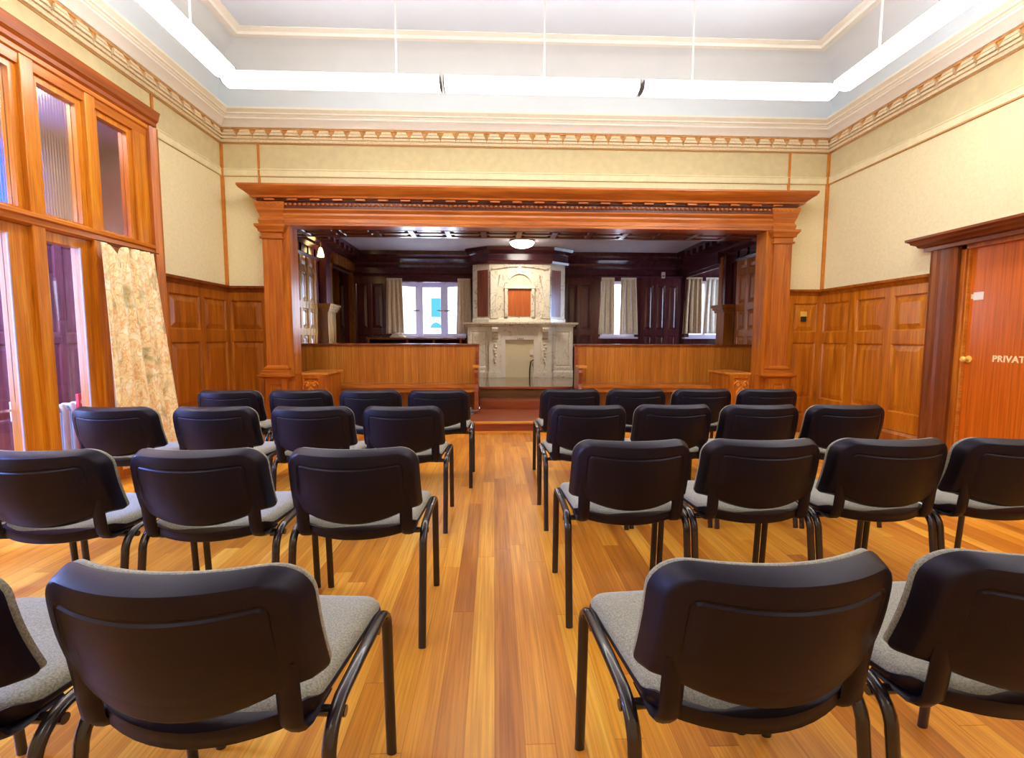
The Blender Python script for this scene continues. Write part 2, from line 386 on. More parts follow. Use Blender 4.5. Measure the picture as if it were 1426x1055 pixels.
def wall_holes(bm, u0, u1, z0, z1, holes, fn, th):
    us = sorted({u0, u1, *[h for q in holes for h in q[:2]]}); zs = sorted({z0, z1, *[h for q in holes for h in q[2:]]})
    for i in range(len(us)-1):
        for j in range(len(zs)-1):
            uc, zc = (us[i]+us[i+1])/2, (zs[j]+zs[j+1])/2
            if any(q[0] < uc < q[1] and q[2] < zc < q[3] for q in holes): continue
            c = [Vector(fn(u, z, d)) for u in (us[i], us[i+1]) for d in (0, th) for z in (zs[j], zs[j+1])]
            vs = [bm.verts.new(p) for p in c]
            for q in [(0, 1, 3, 2), (4, 6, 7, 5), (0, 4, 5, 1), (2, 3, 7, 6), (0, 2, 6, 4), (1, 5, 7, 3)]: bm.faces.new([vs[t] for t in q])
    return bm
def arc(cx, cz, r, a0, a1, n=8): return [(cx+r*math.cos(a0+(a1-a0)*i/n), cz+r*math.sin(a0+(a1-a0)*i/n)) for i in range(n+1)]

# ------------------------------------------------------------------ room shell
struct('floor', B(XL-2.2, XR+.4, YF-.1, YB+.2, -.1, 0), M_floor)
fnL = lambda u, z, d: (XL-d, u, z); fnR = lambda u, z, d: (XR+d, u, z); fnB = lambda u, z, d: (u, YB+d, z)
PY0, PY1, PZ1 = .9, 4.60, 3.13           # glazed screen opening in the left wall
struct('wall_left', wall_holes(BM(), YF, YB+.1, 0, 3.76, [(PY0, PY1, 0, PZ1)], fnL, .16), M_wall)
DY0, DY1, DZ1 = 3.10, 4.13, 2.0
struct('wall_right', wall_holes(BM(), YF, YB+.1, 0, 3.76, [(DY0, DY1, 0, DZ1)], fnR, .16), M_wall)
struct('wall_back', wall_holes(BM(), XL-.16, XR+.16, 0, 3.76, [(-2.40, 3.29, 0, 2.5)], fnB, .1), M_wall)
struct('wall_front', B(XL-.16, XR+.16, YF-.12, YF, 0, 4.5), M_wall)
# ceiling with coved edge
bm = BM()
cp = [(0.0, 3.70)]+[(.42*(1-math.cos(t)), 3.74+(ZC-3.74)*math.sin(t)) for t in [PI/2*i/10 for i in range(11)]]
ring = [(XL, YF), (XL, YB), (XR, YB), (XR, YF)]
sweep(bm, ring, cp, closed=True, cap=False)
box(bm, XL+.3, XR-.3, YF+.3, YB-.3, ZC, ZC+.06)
struct('ceiling', bm, M_cove, smooth=40)
# ceiling moulding frame and inner field
mx0, mx1, my1, my0 = -2.72, 3.60, 5.46, -2.4
t = sempty('trim_1')
bm = BM(); sweep(bm, [(mx0, my0), (mx0, my1), (mx1, my1), (mx1, my0)], [(-.06, ZC), (-.05, ZC-.025), (-.01, ZC-.02), (.0, ZC-.05), (.05, ZC-.055), (.06, ZC-.03), (.12, ZC-.02), (.12, ZC)], closed=True)
struct('ceiling_moulding', bm, M_corn_w, t, smooth=30)
struct('ceiling_field', B(mx0+.12, mx1-.12, my0+.12, my1-.12, ZC-.012, ZC), M_white, t)
# cornice
path = [(XL, YF), (XL, YB), (XR, YB), (XR, YF)]
t = sempty('trim_2')
struct('frieze_ground', sweep(BM(), path, [(0, 3.435), (.022, 3.435), (.022, 3.545), (0, 3.545)]), M_frz, t)
struct('frieze_fillet', sweep(BM(), path, [(0, 3.400), (.03, 3.404), (.034, 3.42), (.03, 3.436), (0, 3.436)]), M_carve, t)
struct('frieze_edge', sweep(BM(), path, [(0, 3.388), (.012, 3.388), (.012, 3.402), (0, 3.402)]), M_tan, t)
struct('frieze_upper_bead', sweep(BM(), path, [(0, 3.54), (.034, 3.54), (.04, 3.552), (.034, 3.562), (0, 3.562)]), M_frz, t)
struct('cornice_cove', sweep(BM(), path, [(0, 3.56), (.05, 3.562), (.06, 3.575), (.085, 3.60), (.13, 3.622), (.13, 3.64), (0, 3.64)]), M_corn_w, t, smooth=30)
struct('cornice_crown', sweep(BM(), path, [(0, 3.64), (.14, 3.64), (.15, 3.655), (.165, 3.66), (.165, 3.675), (.185, 3.69), (.2, 3.70), (.2, 3.72), (.16, 3.725), (0, 3.74)]), M_corn, t, smooth=30)
# carved frieze blocks
bm = BM()
def leaf(u, fn):
    for (w0, w1, za, zb, d) in ((.088, .080, 3.437, 3.468, .050), (.078, .064, 3.472, 3.504, .058), (.058, .05, 3.508, 3.538, .048)):
        a = [bm.verts.new(fn(u+s*w, z, dd)) for (w, z, dd) in ((w0, za, d), (w1, zb, d*.8)) for s in (-1, 1)]
        b = [bm.verts.new(fn(u+s*w, z, .02)) for (w, z) in ((w0, za), (w1, zb)) for s in (-1, 1)]
        bm.faces.new((a[0], a[1], a[3], a[2]))
        for i, j in ((0, 1), (1, 3), (3, 2), (2, 0)): bm.faces.new((a[i], a[j], b[j], b[i]))
iL = lambda u, z, d: (XL+d, u, z); iR = lambda u, z, d: (XR-d, u, z); iB = lambda u, z, d: (u, YB-d, z)
u = XL+.12
while u < XR-.08: leaf(u, iB); u += .179
u = YB-.12
while u > YF: leaf(u, iL); leaf(u, iR); u -= .179
struct('frieze_carving', bm, M_carve, t)
# picture rail band, thin timber strips in the corners
t = sempty('trim_3')
rp = [(0, 3.03), (.012, 3.03), (.016, 3.04), (.014, 3.095), (.02, 3.105), (.01, 3.118), (0, 3.12)]
for nm, pth in (('picture_rail', [(XL, PY1+.12), (XL, YB), (XR, YB), (XR, YF)]),):
    struct(nm, sweep(BM(), pth, rp), M_wall_hi, t)
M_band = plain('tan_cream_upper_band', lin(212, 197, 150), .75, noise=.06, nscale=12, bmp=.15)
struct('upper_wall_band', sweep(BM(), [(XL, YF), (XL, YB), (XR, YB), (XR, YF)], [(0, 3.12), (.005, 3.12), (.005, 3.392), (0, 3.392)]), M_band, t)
struct('rail_lower_strip', sweep(BM(), [(XR, YB), (XR, YF)], [(0, 3.02), (.014, 3.02), (.014, 3.034), (0, 3.034)]), M_tan, t)  # thin tan strip along the lower edge of the rail
struct('rail_lower_strip', sweep(BM(), [(XL, PY1+.12), (XL, YB), (XR, YB)], [(0, 3.026), (.008, 3.026), (.008, 3.033), (0, 3.033)]), M_tan, t)
t = sempty('trim_4')
for (x, z0, z1) in ((-2.73, 2.84, 3.39), (3.56, 2.84, 3.39)):
    struct('cable_strip', B(x-.012, x+.012, YB-.018, YB, z0, z1), M_strip, t)
for s, x in ((1, XL), (-1, XR)):
    struct('corner_strip', B(min(x, x+s*.03), max(x, x+s*.03), YB-.03, YB, 1.76, 3.39), M_strip, t)
struct('cable_strip', B(XL, XL+.02, 4.755, 4.78, 3.16, 3.39), M_strip, t)

# ------------------------------------------------------------------ wainscot
capp = [(0, 1.69), (.03, 1.69), (.035, 1.705), (.045, 1.715), (.05, 1.73), (.075, 1.74), (.08, 1.765), (0, 1.77)]
skp = [(0, 0), (.05, 0), (.05, .215), (.035, .245), (0, .25)]
rows = [.25, .43, 1.12, 1.245, 1.60, 1.70]
allp = lambda n: {(1+2*i, j) for i in range(n) for j in (1, 3)}
w = sempty('trim_5')
us = [4.65, 4.83, 5.31, 5.40, 5.82, YB]
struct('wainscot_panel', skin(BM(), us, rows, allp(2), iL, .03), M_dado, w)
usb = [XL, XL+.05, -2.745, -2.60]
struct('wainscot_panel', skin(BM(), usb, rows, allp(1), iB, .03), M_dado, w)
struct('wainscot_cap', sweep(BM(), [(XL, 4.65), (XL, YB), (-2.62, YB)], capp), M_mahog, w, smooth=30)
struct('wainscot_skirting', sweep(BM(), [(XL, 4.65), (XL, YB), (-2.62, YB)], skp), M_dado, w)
w = sempty('trim_6')
usr = [4.36, 4.40, 4.78, 4.89, 5.28, 5.40, 5.82, YB]
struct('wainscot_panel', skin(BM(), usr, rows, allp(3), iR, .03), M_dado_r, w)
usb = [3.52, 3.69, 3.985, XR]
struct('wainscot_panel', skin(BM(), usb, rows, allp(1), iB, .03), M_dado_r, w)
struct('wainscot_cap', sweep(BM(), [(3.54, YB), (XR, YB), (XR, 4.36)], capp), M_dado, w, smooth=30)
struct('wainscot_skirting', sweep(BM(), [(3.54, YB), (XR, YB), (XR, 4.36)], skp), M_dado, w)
# right wall south of the door
usr = [YF, YF+.1]
k = YF+.1
while k < 2.2: usr += [k+.42, k+.53]; k += .53
usr = usr[:-1]+[2.86]
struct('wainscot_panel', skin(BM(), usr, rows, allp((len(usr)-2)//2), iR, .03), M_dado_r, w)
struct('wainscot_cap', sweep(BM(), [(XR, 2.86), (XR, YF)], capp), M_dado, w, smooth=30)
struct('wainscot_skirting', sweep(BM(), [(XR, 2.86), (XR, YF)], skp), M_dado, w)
# brass switch on the small right panel
t = thing('light_switch', 'brass switch plate on the small wainscot panel right of the stage opening', 'switch', (3.815, YB-.0265, 1.44))
obj('switch_plate', box(BM(), -.043, .043, -.010, 0, .0, .06, bev=.004), M_brass, t)
obj('switch_box', box(BM(), -.03, .03, -.022, 0, -.065, 0, bev=.004), M_cblack, t)

# ------------------------------------------------------------------ door on the right
d = sempty('door_1')
struct('door_leaf', B(XR+.045, XR+.09, DY0+.03, DY1-.03, .004, DZ1-.05), M_door, d)
bm = BM()
for a, b_ in ((DY0, DY0+.045), (DY1-.045, DY1)): box(bm, XR-.0, XR+.16, a, b_, 0, DZ1)
box(bm, XR, XR+.16, DY0, DY1, DZ1-.06, DZ1)
struct('door_jamb', bm, M_oak_z, d)
struct('door_light_block', B(XR+.16, XR+.2, DY0-.1, DY1+.1, 0, DZ1+.1), M_dkhole, d)  # unseen dark slab added to block outside light around the leaf
struct('door_stop', B(XR+.02, XR+.044, DY1-.058, DY1-.045, 0, DZ1-.06), M_nosing, d)
# architrave: moulded uprights and cornice head
arch = [(0, 0), (.05, 0), (.055, .02), (.04, .045), (.045, .07), (.03, .10), (.035, .14), (.03, .19), (0, .19)]
for y, s in ((DY1+.235, -1), (DY0-.235, 1)):
    bm = BM(); prism(bm, [(XR-dd, y+s*u_) for dd, u_ in [(0, 0), (.06, 0), (.065, .03), (.045, .05), (.05, .09), (.035, .11), (.04, .17), (.03, .235), (0, .235)]], 0, 1.98, 'z')
    struct('door_architrave', bm, M_mahog, d)
hd = [(0, 1.97), (.06, 1.97), (.06, 2.0), (.09, 2.01), (.10, 2.03), (.13, 2.045), (.135, 2.06), (.16, 2.075), (.16, 2.095), (0, 2.10)]
struct('door_cornice', sweep(BM(), [(XR, DY1+.245), (XR-.01, DY1+.245), (XR-.01, DY0-.245), (XR, DY0-.245)], hd), M_mahog_y, d, smooth=30)
bm = BM(); lathe(bm, [(.03, 0), (.03, -.006), (.012, -.01), (.010, -.03), (.022, -.04), (.026, -.052), (.018, -.064), (.006, -.067)], (XR+.045, 4.035, .995), 20, 'x')
o = struct('door_handle', bm, M_brass, d, smooth=40)
# gold lettering
cu = bpy.data.curves.new('lettering', 'FONT'); cu.body = 'PRIVATE'; cu.size = .072; cu.extrude = .0015; cu.offset = .0022; cu.space_character = 1.08
to = bpy.data.objects.new('tmp', cu); col.objects.link(to)
bpy.context.view_layer.update()
dg = bpy.context.evaluated_depsgraph_get(); me = bpy.data.meshes.new_from_object(to.evaluated_get(dg)); bpy.data.objects.remove(to)
lo = bpy.data.objects.new('door_lettering', me); col.objects.link(lo); me.materials.append(M_letter)
wd = max(v.co.x for v in me.vertices)
lo.matrix_world = Matrix.Translation((XR+.0435, 3.835, .985)) @ Matrix.Rotation(-PI/2, 4, 'Z') @ Matrix.Rotation(PI/2, 4, 'X')
lo.parent = d; lo['kind'] = 'structure'; lo['label'] = 'gold capital letters reading PRIVATE'
# taped notice
t = thing('paper_notice', 'small white paper notice taped on the orange door above its handle', 'notice', (XR+.044, 4.0, 1.50))
obj('sheet', B(-.0015, 0, -.05, .035, 0, .065), M_paper, t)
obj('tape', B(-.002, -.0002, .035, .055, .012, .052), M_infill, t)

# ------------------------------------------------------------------ glazed screen on the left
g = sempty('window_1')
XP0, XP1 = -3.20, -3.08
posts = [(PY0+.01, PY0+.11)]+[(c-.048, c+.048) for c in (1.45, 1.95, 2.45, 2.95, 3.45, 3.95)]+[(4.40, 4.56)]
bm = BM(); 
for a, b_ in posts: box(bm, XP0, XP1+(.012 if b_ < 4.5 else 0), a, b_, 0, 3.02, bev=.006)
struct('screen_mullion', bm, M_part_z, g)
struct('screen_transom', sweep(BM(), [(XP1, PY0), (XP1, 4.56)], [(-.12, 1.90), (0, 1.90), (.02, 1.915), (.02, 1.95), (.035, 1.96), (.03, 1.985), (.0, 2.0), (-.12, 2.0)]), M_part_y, g)
struct('screen_head', sweep(BM(), [(XP1, PY0), (XP1, 4.60)], [(-.12, 2.93), (0, 2.93), (.006, 2.99), (.02, 3.0), (.02, 3.03), (-.12, 3.03)]), M_part_y, g)
struct('screen_cornice', sweep(BM(), [(XP1, PY0-.06), (XP1, 4.66)], [(-.10, 3.03), (.01, 3.03), (.03, 3.05), (.03, 3.08), (.05, 3.10), (.06, 3.14), (.07, 3.17), (-.08, 3.17)]), M_part_head, g, smooth=30)
bm = BM()
prism(bm, [(XP0+.05, 4.56), (XP1+.03, 4.56), (XP1+.045, 4.58), (XP1+.03, 4.60), (XP1+.05, 4.62), (XP1+.045, 4.65), (XL, 4.65), (XP0+.05, 4.6)], 0, 3.03, 'z')
struct('screen_casing', bm, M_ent_z, g)
bays = [(posts[i][1], posts[i+1][0]) for i in range(len(posts)-1)]
for i, (a, b_) in enumerate(bays):
    last = i == len(bays)-1
    # upper sash
    st = .05
    bm = BM()
    box(bm, -3.17, -3.10, a, a+st, 2.0, 2.93); box(bm, -3.17, -3.10, b_-st, b_, 2.0, 2.93)
    box(bm, -3.17, -3.10, a+st, b_-st, 2.0, 2.015+.0); box(bm, -3.17, -3.10, a+st, b_-st, 2.885, 2.93)
    fr = struct('sash_frame', bm, M_part_z, g)
    struct('sash_pane', B(-3.14, -3.134, a+st, b_-st, 2.015, 2.885), M_obsc if last else M_reed, g)
    # lower light
    stl = .095 if i >= len(bays)-2 else .14
    bm = BM()
    box(bm, -3.17, -3.10, a, a+.03, 0, 1.9); box(bm, -3.17, -3.10, b_-stl, b_, 0, 1.9)
    box(bm, -3.17, -3.10, a+.03, b_-stl, 0, .24); box(bm, -3.17, -3.10, a+.03, b_-stl, 1.83, 1.9)
    struct('lower_frame', bm, M_part_z, g)
    struct('lower_bead', B(-3.105, -3.094, b_-stl-.009, b_-stl, .24, 1.83), M_bead, g)
    struct('lower_pane', B(-3.14, -3.134, a+.03, b_-stl, .24, 1.83), M_glass, g)
# lever handle on the leaf of the second bay
t_y = posts[5][0]-.1
bm = BM(); box(bm, -3.185, -3.172, 3.27, 3.30, .61, .74); tube(bm, [(-3.185, 3.285, .68), (-3.215, 3.285, .68), (-3.22, 3.27, .68), (-3.22, 3.17, .675)], .009)
struct('lever_handle', bm, M_chrome, g)

# corridor beyond the screen
CX = -4.75
fnC = lambda u, z, d: (CX-d, u, z); iC = lambda u, z, d: (CX+d, u, z)
wl = struct('wall_corridor', wall_holes(BM(), .2, 6.0, 0, 3.3, [(1.3, 2.7, .3, 2.5), (4.62, 5.2, 2.35, 3.05)], fnC, .12), M_corr_w)
struct('corridor_dado', autop(BM(), 2.75, 6.0, [(.35, 1.1), (1.2, 2.15)], 7, iC, zmin=0, zmax=2.3), M_corr_z, wl)
struct('wall_corridor_end', B(CX-.1, XL-.16, 6.0, 6.1, 0, 3.3), M_corr_w)
struct('wall_corridor_end_2', B(CX-.1, XL-.16, .1, .2, 0, 3.3), M_corr_w)
struct('ceiling_corridor', B(CX-.1, XL-.16, .1, 6.1, 3.3, 3.36), M_corr_w)
wd2 = sempty('window_2')
bm = BM()
for yy in (1.3, 1.98, 2.65): box(bm, CX-.1, CX-.04, yy, yy+.05, .3, 2.5)
for zz in (.3, 1.4, 2.45): box(bm, CX-.1, CX-.04, 1.3, 2.7, zz, zz+.05)
struct('window_frame', bm, M_upvc, wd2); struct('window_pane', B(CX-.075, CX-.07, 1.3, 2.7, .3, 2.5), M_wglass, wd2)
wd3 = sempty('window_3')
bm = BM()
for yy in (4.62, 4.76, 4.90, 5.04, 5.165): box(bm, CX-.1, CX-.06, yy, yy+.035, 2.35, 3.05)
struct('window_bars', bm, M_corr_z, wd3)
struct('window_pane', B(CX-.055, CX-.05, 4.62, 5.2, 2.35, 3.05), M_blue, wd3)

# radiator behind the glass
t = thing('column_radiator', 'pale blue column radiator behind the glass screen beside a red leaflet stand', 'radiator', (-3.42, 3.7, 0))
for i in range(7):
    y = .02+i*.085
    bm = BM(); tube(bm, [(-.05, y, .09), (-.05, y, .58), (-.03, y, .625), (.03, y, .625), (.05, y, .58), (.05, y, .09), (.03, y, .06), (-.03, y, .06), (-.05, y, .09)], .026, .018, side=(0, 1, 0), seg=10)
    obj('radiator_column', bm, M_rad, t, smooth=50)
for z in (.59, .10): obj('radiator_header', tube(BM(), [(0, -.01, z), (0, .56, z)], .018), M_rad, t, smooth=50)
for y in (.02, .53): obj('radiator_foot', B(-.06, .06, y-.012, y+.012, 0, .07), M_rad, t)
t = thing('leaflet_stand', 'red leaflet stand with white swirls behind the glass beside the radiator', 'stand', (-3.285, 3.98, 0))
obj('display_board', box(BM(), -.012, .012, -.075, .075, .02, .72, bev=.004), M_red, t)
bm = BM()
tube(bm, [(.014, -.03+.028*math.cos(a), .655+.022*math.sin(a)) for a in [PI*.2+i*.3 for i in range(14)]], .004, seg=6)
obj('printed_swirl', bm, M_pinkw, t); bm = BM()
tube(bm, [(.014, -.03+.026*math.cos(a), .605+.02*math.sin(a)) for a in [PI*1.1+i*.3 for i in range(14)]], .004, seg=6)
obj('printed_swirl', bm, M_pinkw, t)
for z in (.3, .34, .38, .42, .46, .5): bm = BM(); box(bm, .0125, .0135, -.06, .06-.03*((z*50) % 2), z, z+.018); obj('printed_line', bm, M_pinkw, t)
obj('stand_base', box(BM(), -.08, .08, -.08, .08, 0, .02, bev=.004), M_red, t)
t = thing('hanging_paper_strip', 'white paper strip hanging on the dark corridor wall behind the glass', 'paper strip', (CX+.031, 5.15, 1.15))
obj('strip', B(0, .004, -.02, .10, -.15, .52), M_paper, t)
obj('hook', tube(BM(), [(0, .04, .56), (.03, .04, .56), (.03, .04, .52)], .008), M_chrome, t)

# patterned curtain in front of the last bay
def drape(name, pts_top, pts_bot, folds, amp, mat, parent, nrm, nu=90, nv=26, sag=0, droop=None):
    bm = BM(); g_ = []
    T0, T1 = Vector(pts_top[0]), Vector(pts_top[1]); B0, B1 = Vector(pts_bot[0]), Vector(pts_bot[1]); n_ = Vector(nrm)
    for j in range(nv+1):
        v = j/nv; row = []
        for i in range(nu+1):
            u_ = i/nu
            p = T0.lerp(T1, u_).lerp(B0.lerp(B1, u_), v)
            ph = folds*2*PI*u_+.8*math.sin(2.2*v+u_*3)
            p = p+n_*(amp*(.55+.45*v)*(math.sin(ph)+.35*math.sin(2.3*ph+1.7)))
            if droop: p.z -= droop(u_)*max(0, 1-v*5)
            row.append(bm.verts.new(p))
        g_.append(row)
    for a, b_ in zip(g_, g_[1:]):
        for i in range(nu): bm.faces.new((a[i], a[i+1], b_[i+1], b_[i]))
    o = obj(name, bm, mat, parent, smooth=80)
    md = o.modifiers.new('thickness', 'SOLIDIFY'); md.thickness = .004
    return o
t = thing('patterned_curtain', 'cream and gold patterned curtain hanging at the right end of the glazed screen', 'curtain', (-2.98, 4.2, 0))
dr = lambda u_: .10*math.exp(-((u_-.27)/.06)**2)
drape('cloth', [(-.03, -.32, 1.89), (-.03, .27, 1.90)], [(.02, -.33, .12), (.06, .43, .12)], 5, .03, M_curt, t, (1, 0, 0), droop=dr, nv=40, nu=140)
obj('curtain_wire', tube(BM(), [(-.03, -.36, 1.90), (-.03, .33, 1.91)], .004), M_cblack, t)

flip = lambda pr: [(-a, z) for a, z in pr]
# ------------------------------------------------------------------ stage opening surround
s = sempty('trim_7')
YP = 5.76
for sd, (xa, xb) in (('l', (-2.66, -2.44)), ('r', (3.335, 3.555))):
    inner = -2.36 if sd == 'l' else 3.255
    p = struct('pilaster', B(xa, xb, YP, YB, .71, 2.45), M_ent_z, s)
    struct('pilaster_base', sweep(BM(), [(xa, YB), (xa, YP), (xb, YP), (xb, YB)], flip([(0, .68), (-.03, .68), (-.06, .70), (-.085, .71), (-.088, .73), (-.06, .735), (-.055, .75), (-.05, .755), (-.05, .775), (-.03, .785), (-.035, .805), (-.015, .82), (0, .84)])), M_oak_x, p, smooth=30)
    struct('pilaster_capital', sweep(BM(), [(xa, YB), (xa, YP), (xb, YP), (xb, YB)], flip([(0, 2.29), (-.02, 2.295), (-.02, 2.315), (-.005, 2.32), (-.005, 2.36), (-.03, 2.37), (-.035, 2.395), (-.06, 2.425), (-.062, 2.45), (0, 2.45)])), M_ent_x, p, smooth=30)
    pl = struct('pedestal', B(xa-.012, xb+.012, YP-.03, YB, 0, .715), M_oak_z, p)
    fP = lambda u_, z, dd: (u_, YP-.03-dd, z)
    struct('pedestal_panel', skin(BM(), [xa-.012, xa+.045, xb-.045, xb+.012], [.0, .26, .62, .70], {(1, 1)}, fP, .012, rec=.02, field=.03), M_oak_z, p)
    a, b_ = (xb, inner) if sd == 'l' else (inner, xa)
    struct('jamb', B(a, b_, YP+.03, YB+.10, 0, 2.45), M_oak_z, s)
# entablature
xa, xb = -2.66, 3.555
epath = [(xa+.02, YB), (xa+.02, YP+.02), (xb-.02, YP+.02), (xb-.02, YB)]
neg = lambda pr: pr
struct('architrave', B(-2.44, 3.335, YP+.012, YB+.10, 2.45, 2.6), M_ent_x, s)
struct('fascia', sweep(BM(), epath, neg([(0, 2.45), (.0, 2.475), (.012, 2.48), (.0, 2.49), (.006, 2.52), (.02, 2.56), (.015, 2.585), (.03, 2.60), (.04, 2.615), (.035, 2.63), (0, 2.63)])), M_ent_x, s, smooth=30)
struct('bed_mould', sweep(BM(), epath, neg([(0, 2.63), (.03, 2.63), (.034, 2.70), (.05, 2.71), (.055, 2.74), (0, 2.74)])), M_soffit, s)
struct('cornice', sweep(BM(), epath, neg([(0, 2.735), (.10, 2.735), (.105, 2.755), (.125, 2.77), (.15, 2.79), (.185, 2.815), (.20, 2.84), (.20, 2.86), (0, 2.865)])), M_ent_x, s, smooth=30)
bm = BM(); x = xa+.12
while x < xb-.08:
    box(bm, x-.055, x+.055, YP-.065, YP-.02, 2.712, 2.732, bev=.004); x += .255
struct('modillion_row', bm, M_ent_x, s)
bm = BM(); x = xa+.03
while x < xb-.02:
    lathe(bm, [(.002, -.012), (.016, -.008), (.02, .003), (.012, .014), (.003, .018)], (x, YP-.022, 2.672), 8); x += .052
struct('bead_row', bm, M_ent_x, s, smooth=60)
for a, b_ in ((-2.665, -2.44), (3.335, 3.56)):
    struct('frieze_block', sweep(BM(), [(a, YB), (a, YP+.02), (b_, YP+.02), (b_, YB)], neg([(0, 2.45), (.02, 2.455), (.03, 2.5), (.012, 2.54), (.034, 2.6), (.05, 2.66), (.058, 2.70), (0, 2.70)])), M_ent_x, s, smooth=30)

# ------------------------------------------------------------------ stage platform, steps
AL, AR, AB = -2.82, 3.82, 9.72
ZA, ZD = .137, .43
fl = struct('floor_platform', B(AL, AR, 5.93, 7.03, 0, ZA), M_step)
struct('floor_platform_nosing', B(-2.36, 3.25, 5.885, 5.95, ZA-.028, ZA+.002, bev=.008), M_nosing, fl)
struct('floor_platform_riser', B(-2.36, 3.25, 5.912, 5.93, 0, ZA-.028), M_step, fl)
struct('floor_riser_bead', B(-2.36, 3.25, 5.888, 5.912, 0, .018), M_nosing, fl)
struct('floor_step', B(-.215, 1.15, 7.0, 7.3, ZA, .262, bev=.008), M_step)
M_dais = wood('polished_dais_boards', lin(70, 40, 26), lin(98, 60, 38), lin(120, 80, 54), axis='x', rough=.12, coat=.5)
struct('floor_alcove', B(-4.3, 5.1, 7.27, 10.2, ZA, ZD), M_dais)
for a, b_ in ((-2.8, -.22), (1.155, 3.8)): struct('floor_alcove_edge', B(a, b_, 7.06, 7.27, ZA, ZD-.02), M_step)
struct('floor_alcove_nosing', B(-.215, 1.15, 7.235, 7.30, ZD-.03, ZD+.002, bev=.008), M_step)

# ------------------------------------------------------------------ alcove shell
fA = lambda u, z, d: (AL-d, u, z); iA = lambda u, z, d: (AL+d, u, z)
fAr = lambda u, z, d: (AR+d, u, z); iAr = lambda u, z, d: (AR-d, u, z)
fAb = lambda u, z, d: (u, AB+d, z); iAb = lambda u, z, d: (u, AB-d, z)
WZ0, WZ1 = 1.19, 2.26
wl = struct('wall_alcove_left', wall_holes(BM(), 6.012, AB, 0, 2.95, [(8.46, 9.58, .43, 2.45)], fA, .1), M_dark_z)
zr = [(.55, 1.16), (1.26, 1.60), (1.68, 2.12), (2.2, 2.56)]
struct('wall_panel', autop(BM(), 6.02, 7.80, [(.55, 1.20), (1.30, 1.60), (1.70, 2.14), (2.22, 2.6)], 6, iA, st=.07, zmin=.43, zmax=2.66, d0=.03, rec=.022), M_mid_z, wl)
wr = struct('wall_alcove_right', wall_holes(BM(), 6.012, AB, 0, 2.95, [(8.08, 9.66, .43, 2.42)], fAr, .1), M_dark_z)
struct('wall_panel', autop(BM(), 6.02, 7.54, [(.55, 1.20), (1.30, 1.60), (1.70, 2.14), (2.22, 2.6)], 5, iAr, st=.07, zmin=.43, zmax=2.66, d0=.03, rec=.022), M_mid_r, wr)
# pilaster with cap between the panelling and the side opening
for side, X, s_, y0, y1 in (('l', AL, 1, 7.86, 8.40), ('r', AR, -1, 7.60, 8.02)):
    par = wl if side == 'l' else wr; MM = M_mid_z if side == 'l' else M_mid_r
    bx = lambda a, b_, c, d_, e, f_: B(min(X+s_*a, X+s_*b_), max(X+s_*a, X+s_*b_), c, d_, e, f_)
    struct('corner_pedestal', bx(0, .16, y0+.04, y1-.12, .43, 1.60), MM, par)
    bm = BM()
    for k, (zz, e) in enumerate(((1.58, .03), (1.62, .05), (1.66, .07))):
        box(bm, min(X, X+s_*(.16+e)), max(X, X+s_*(.16+e)), y0+.04-e, y1-.12+e, zz, zz+.045, bev=.006)
    struct('pedestal_cap', bm, MM, par)
    struct('slender_column', bx(.02, .12, y0+.12, y1-.22, 1.7, 2.5), M_dark_z, par)
    struct('corner_post', bx(0, .07, y1-.08, y1+.04, .43, 2.5), MM, par)
# post near the back corner at the left
bm = BM(); box(bm, AL, AL+.09, 9.58, 9.70, .43, 2.45)
for zz in (1.48, 1.60): box(bm, AL, AL+.11, 9.56, 9.70, zz, zz+.035)
struct('corner_post', bm, M_mid_z, wl)
bm = BM(); box(bm, AL-.30, AL-.18, 9.58, 9.68, .43, 2.45)
struct('corner_post', bm, M_mid_z, wl)
# back wall with window openings
HB = [(-1.98, -.56, WZ0, WZ1), (2.13, 2.84, WZ0, 2.30), (3.82, 4.72, WZ0, 2.32)]
wb = struct('wall_alcove_back', wall_holes(BM(), -4.3, 5.1, 0, 3.0, HB, fAb, .16), M_dark_z)
for (u0, u1, n) in ((-4.2, -2.86, 3), (-2.78, -2.12, 2), (-.46, .05, 1), (1.38, 2.0, 2), (2.94, 3.74, 3)):
    struct('wall_panel', autop(BM(), u0, u1, [(.55, 1.22), (1.34, 2.22)], n, iAb, st=.07, zmin=.43, zmax=2.36, d0=.025), M_dark_z, wb)
for (u0, u1, z1) in ((-2.12, -.46, WZ1), (2.0, 2.94, 2.30), (3.84, 4.75, 2.32)):
    struct('wall_panel', B(u0, u1, AB-.024, AB, z1+.02, 2.40), M_dark_x, wb)
struct('wall_recess_left', B(-4.4, -4.3, 8.1, 10.0, 0, 2.9), M_dark_z)
struct('wall_recess_left_2', B(-4.3, AL-.1, 8.1, 8.2, 0, 2.9), M_dark_z)
rl = sempty('door_2', (-4.28, 8.75, .43))
struct('door_leaf', autop(BM(), -.42, .42, [(.12, .8), (.95, 1.85)], 2, lambda u_, z, dd: (dd, u_, z), zmin=0, zmax=1.98), M_mid_z, rl)
struct('wall_recess_right', wall_holes(BM(), 7.7, 10.0, 0, 2.9, [(8.15, 9.5, 1.1, 2.35)], lambda u_, z, dd: (5.1+dd, u_, z), .12), M_dark_z)
struct('wall_recess_right_2', B(AR+.1, 5.2, 7.6, 7.7, 0, 2.9), M_dark_z)
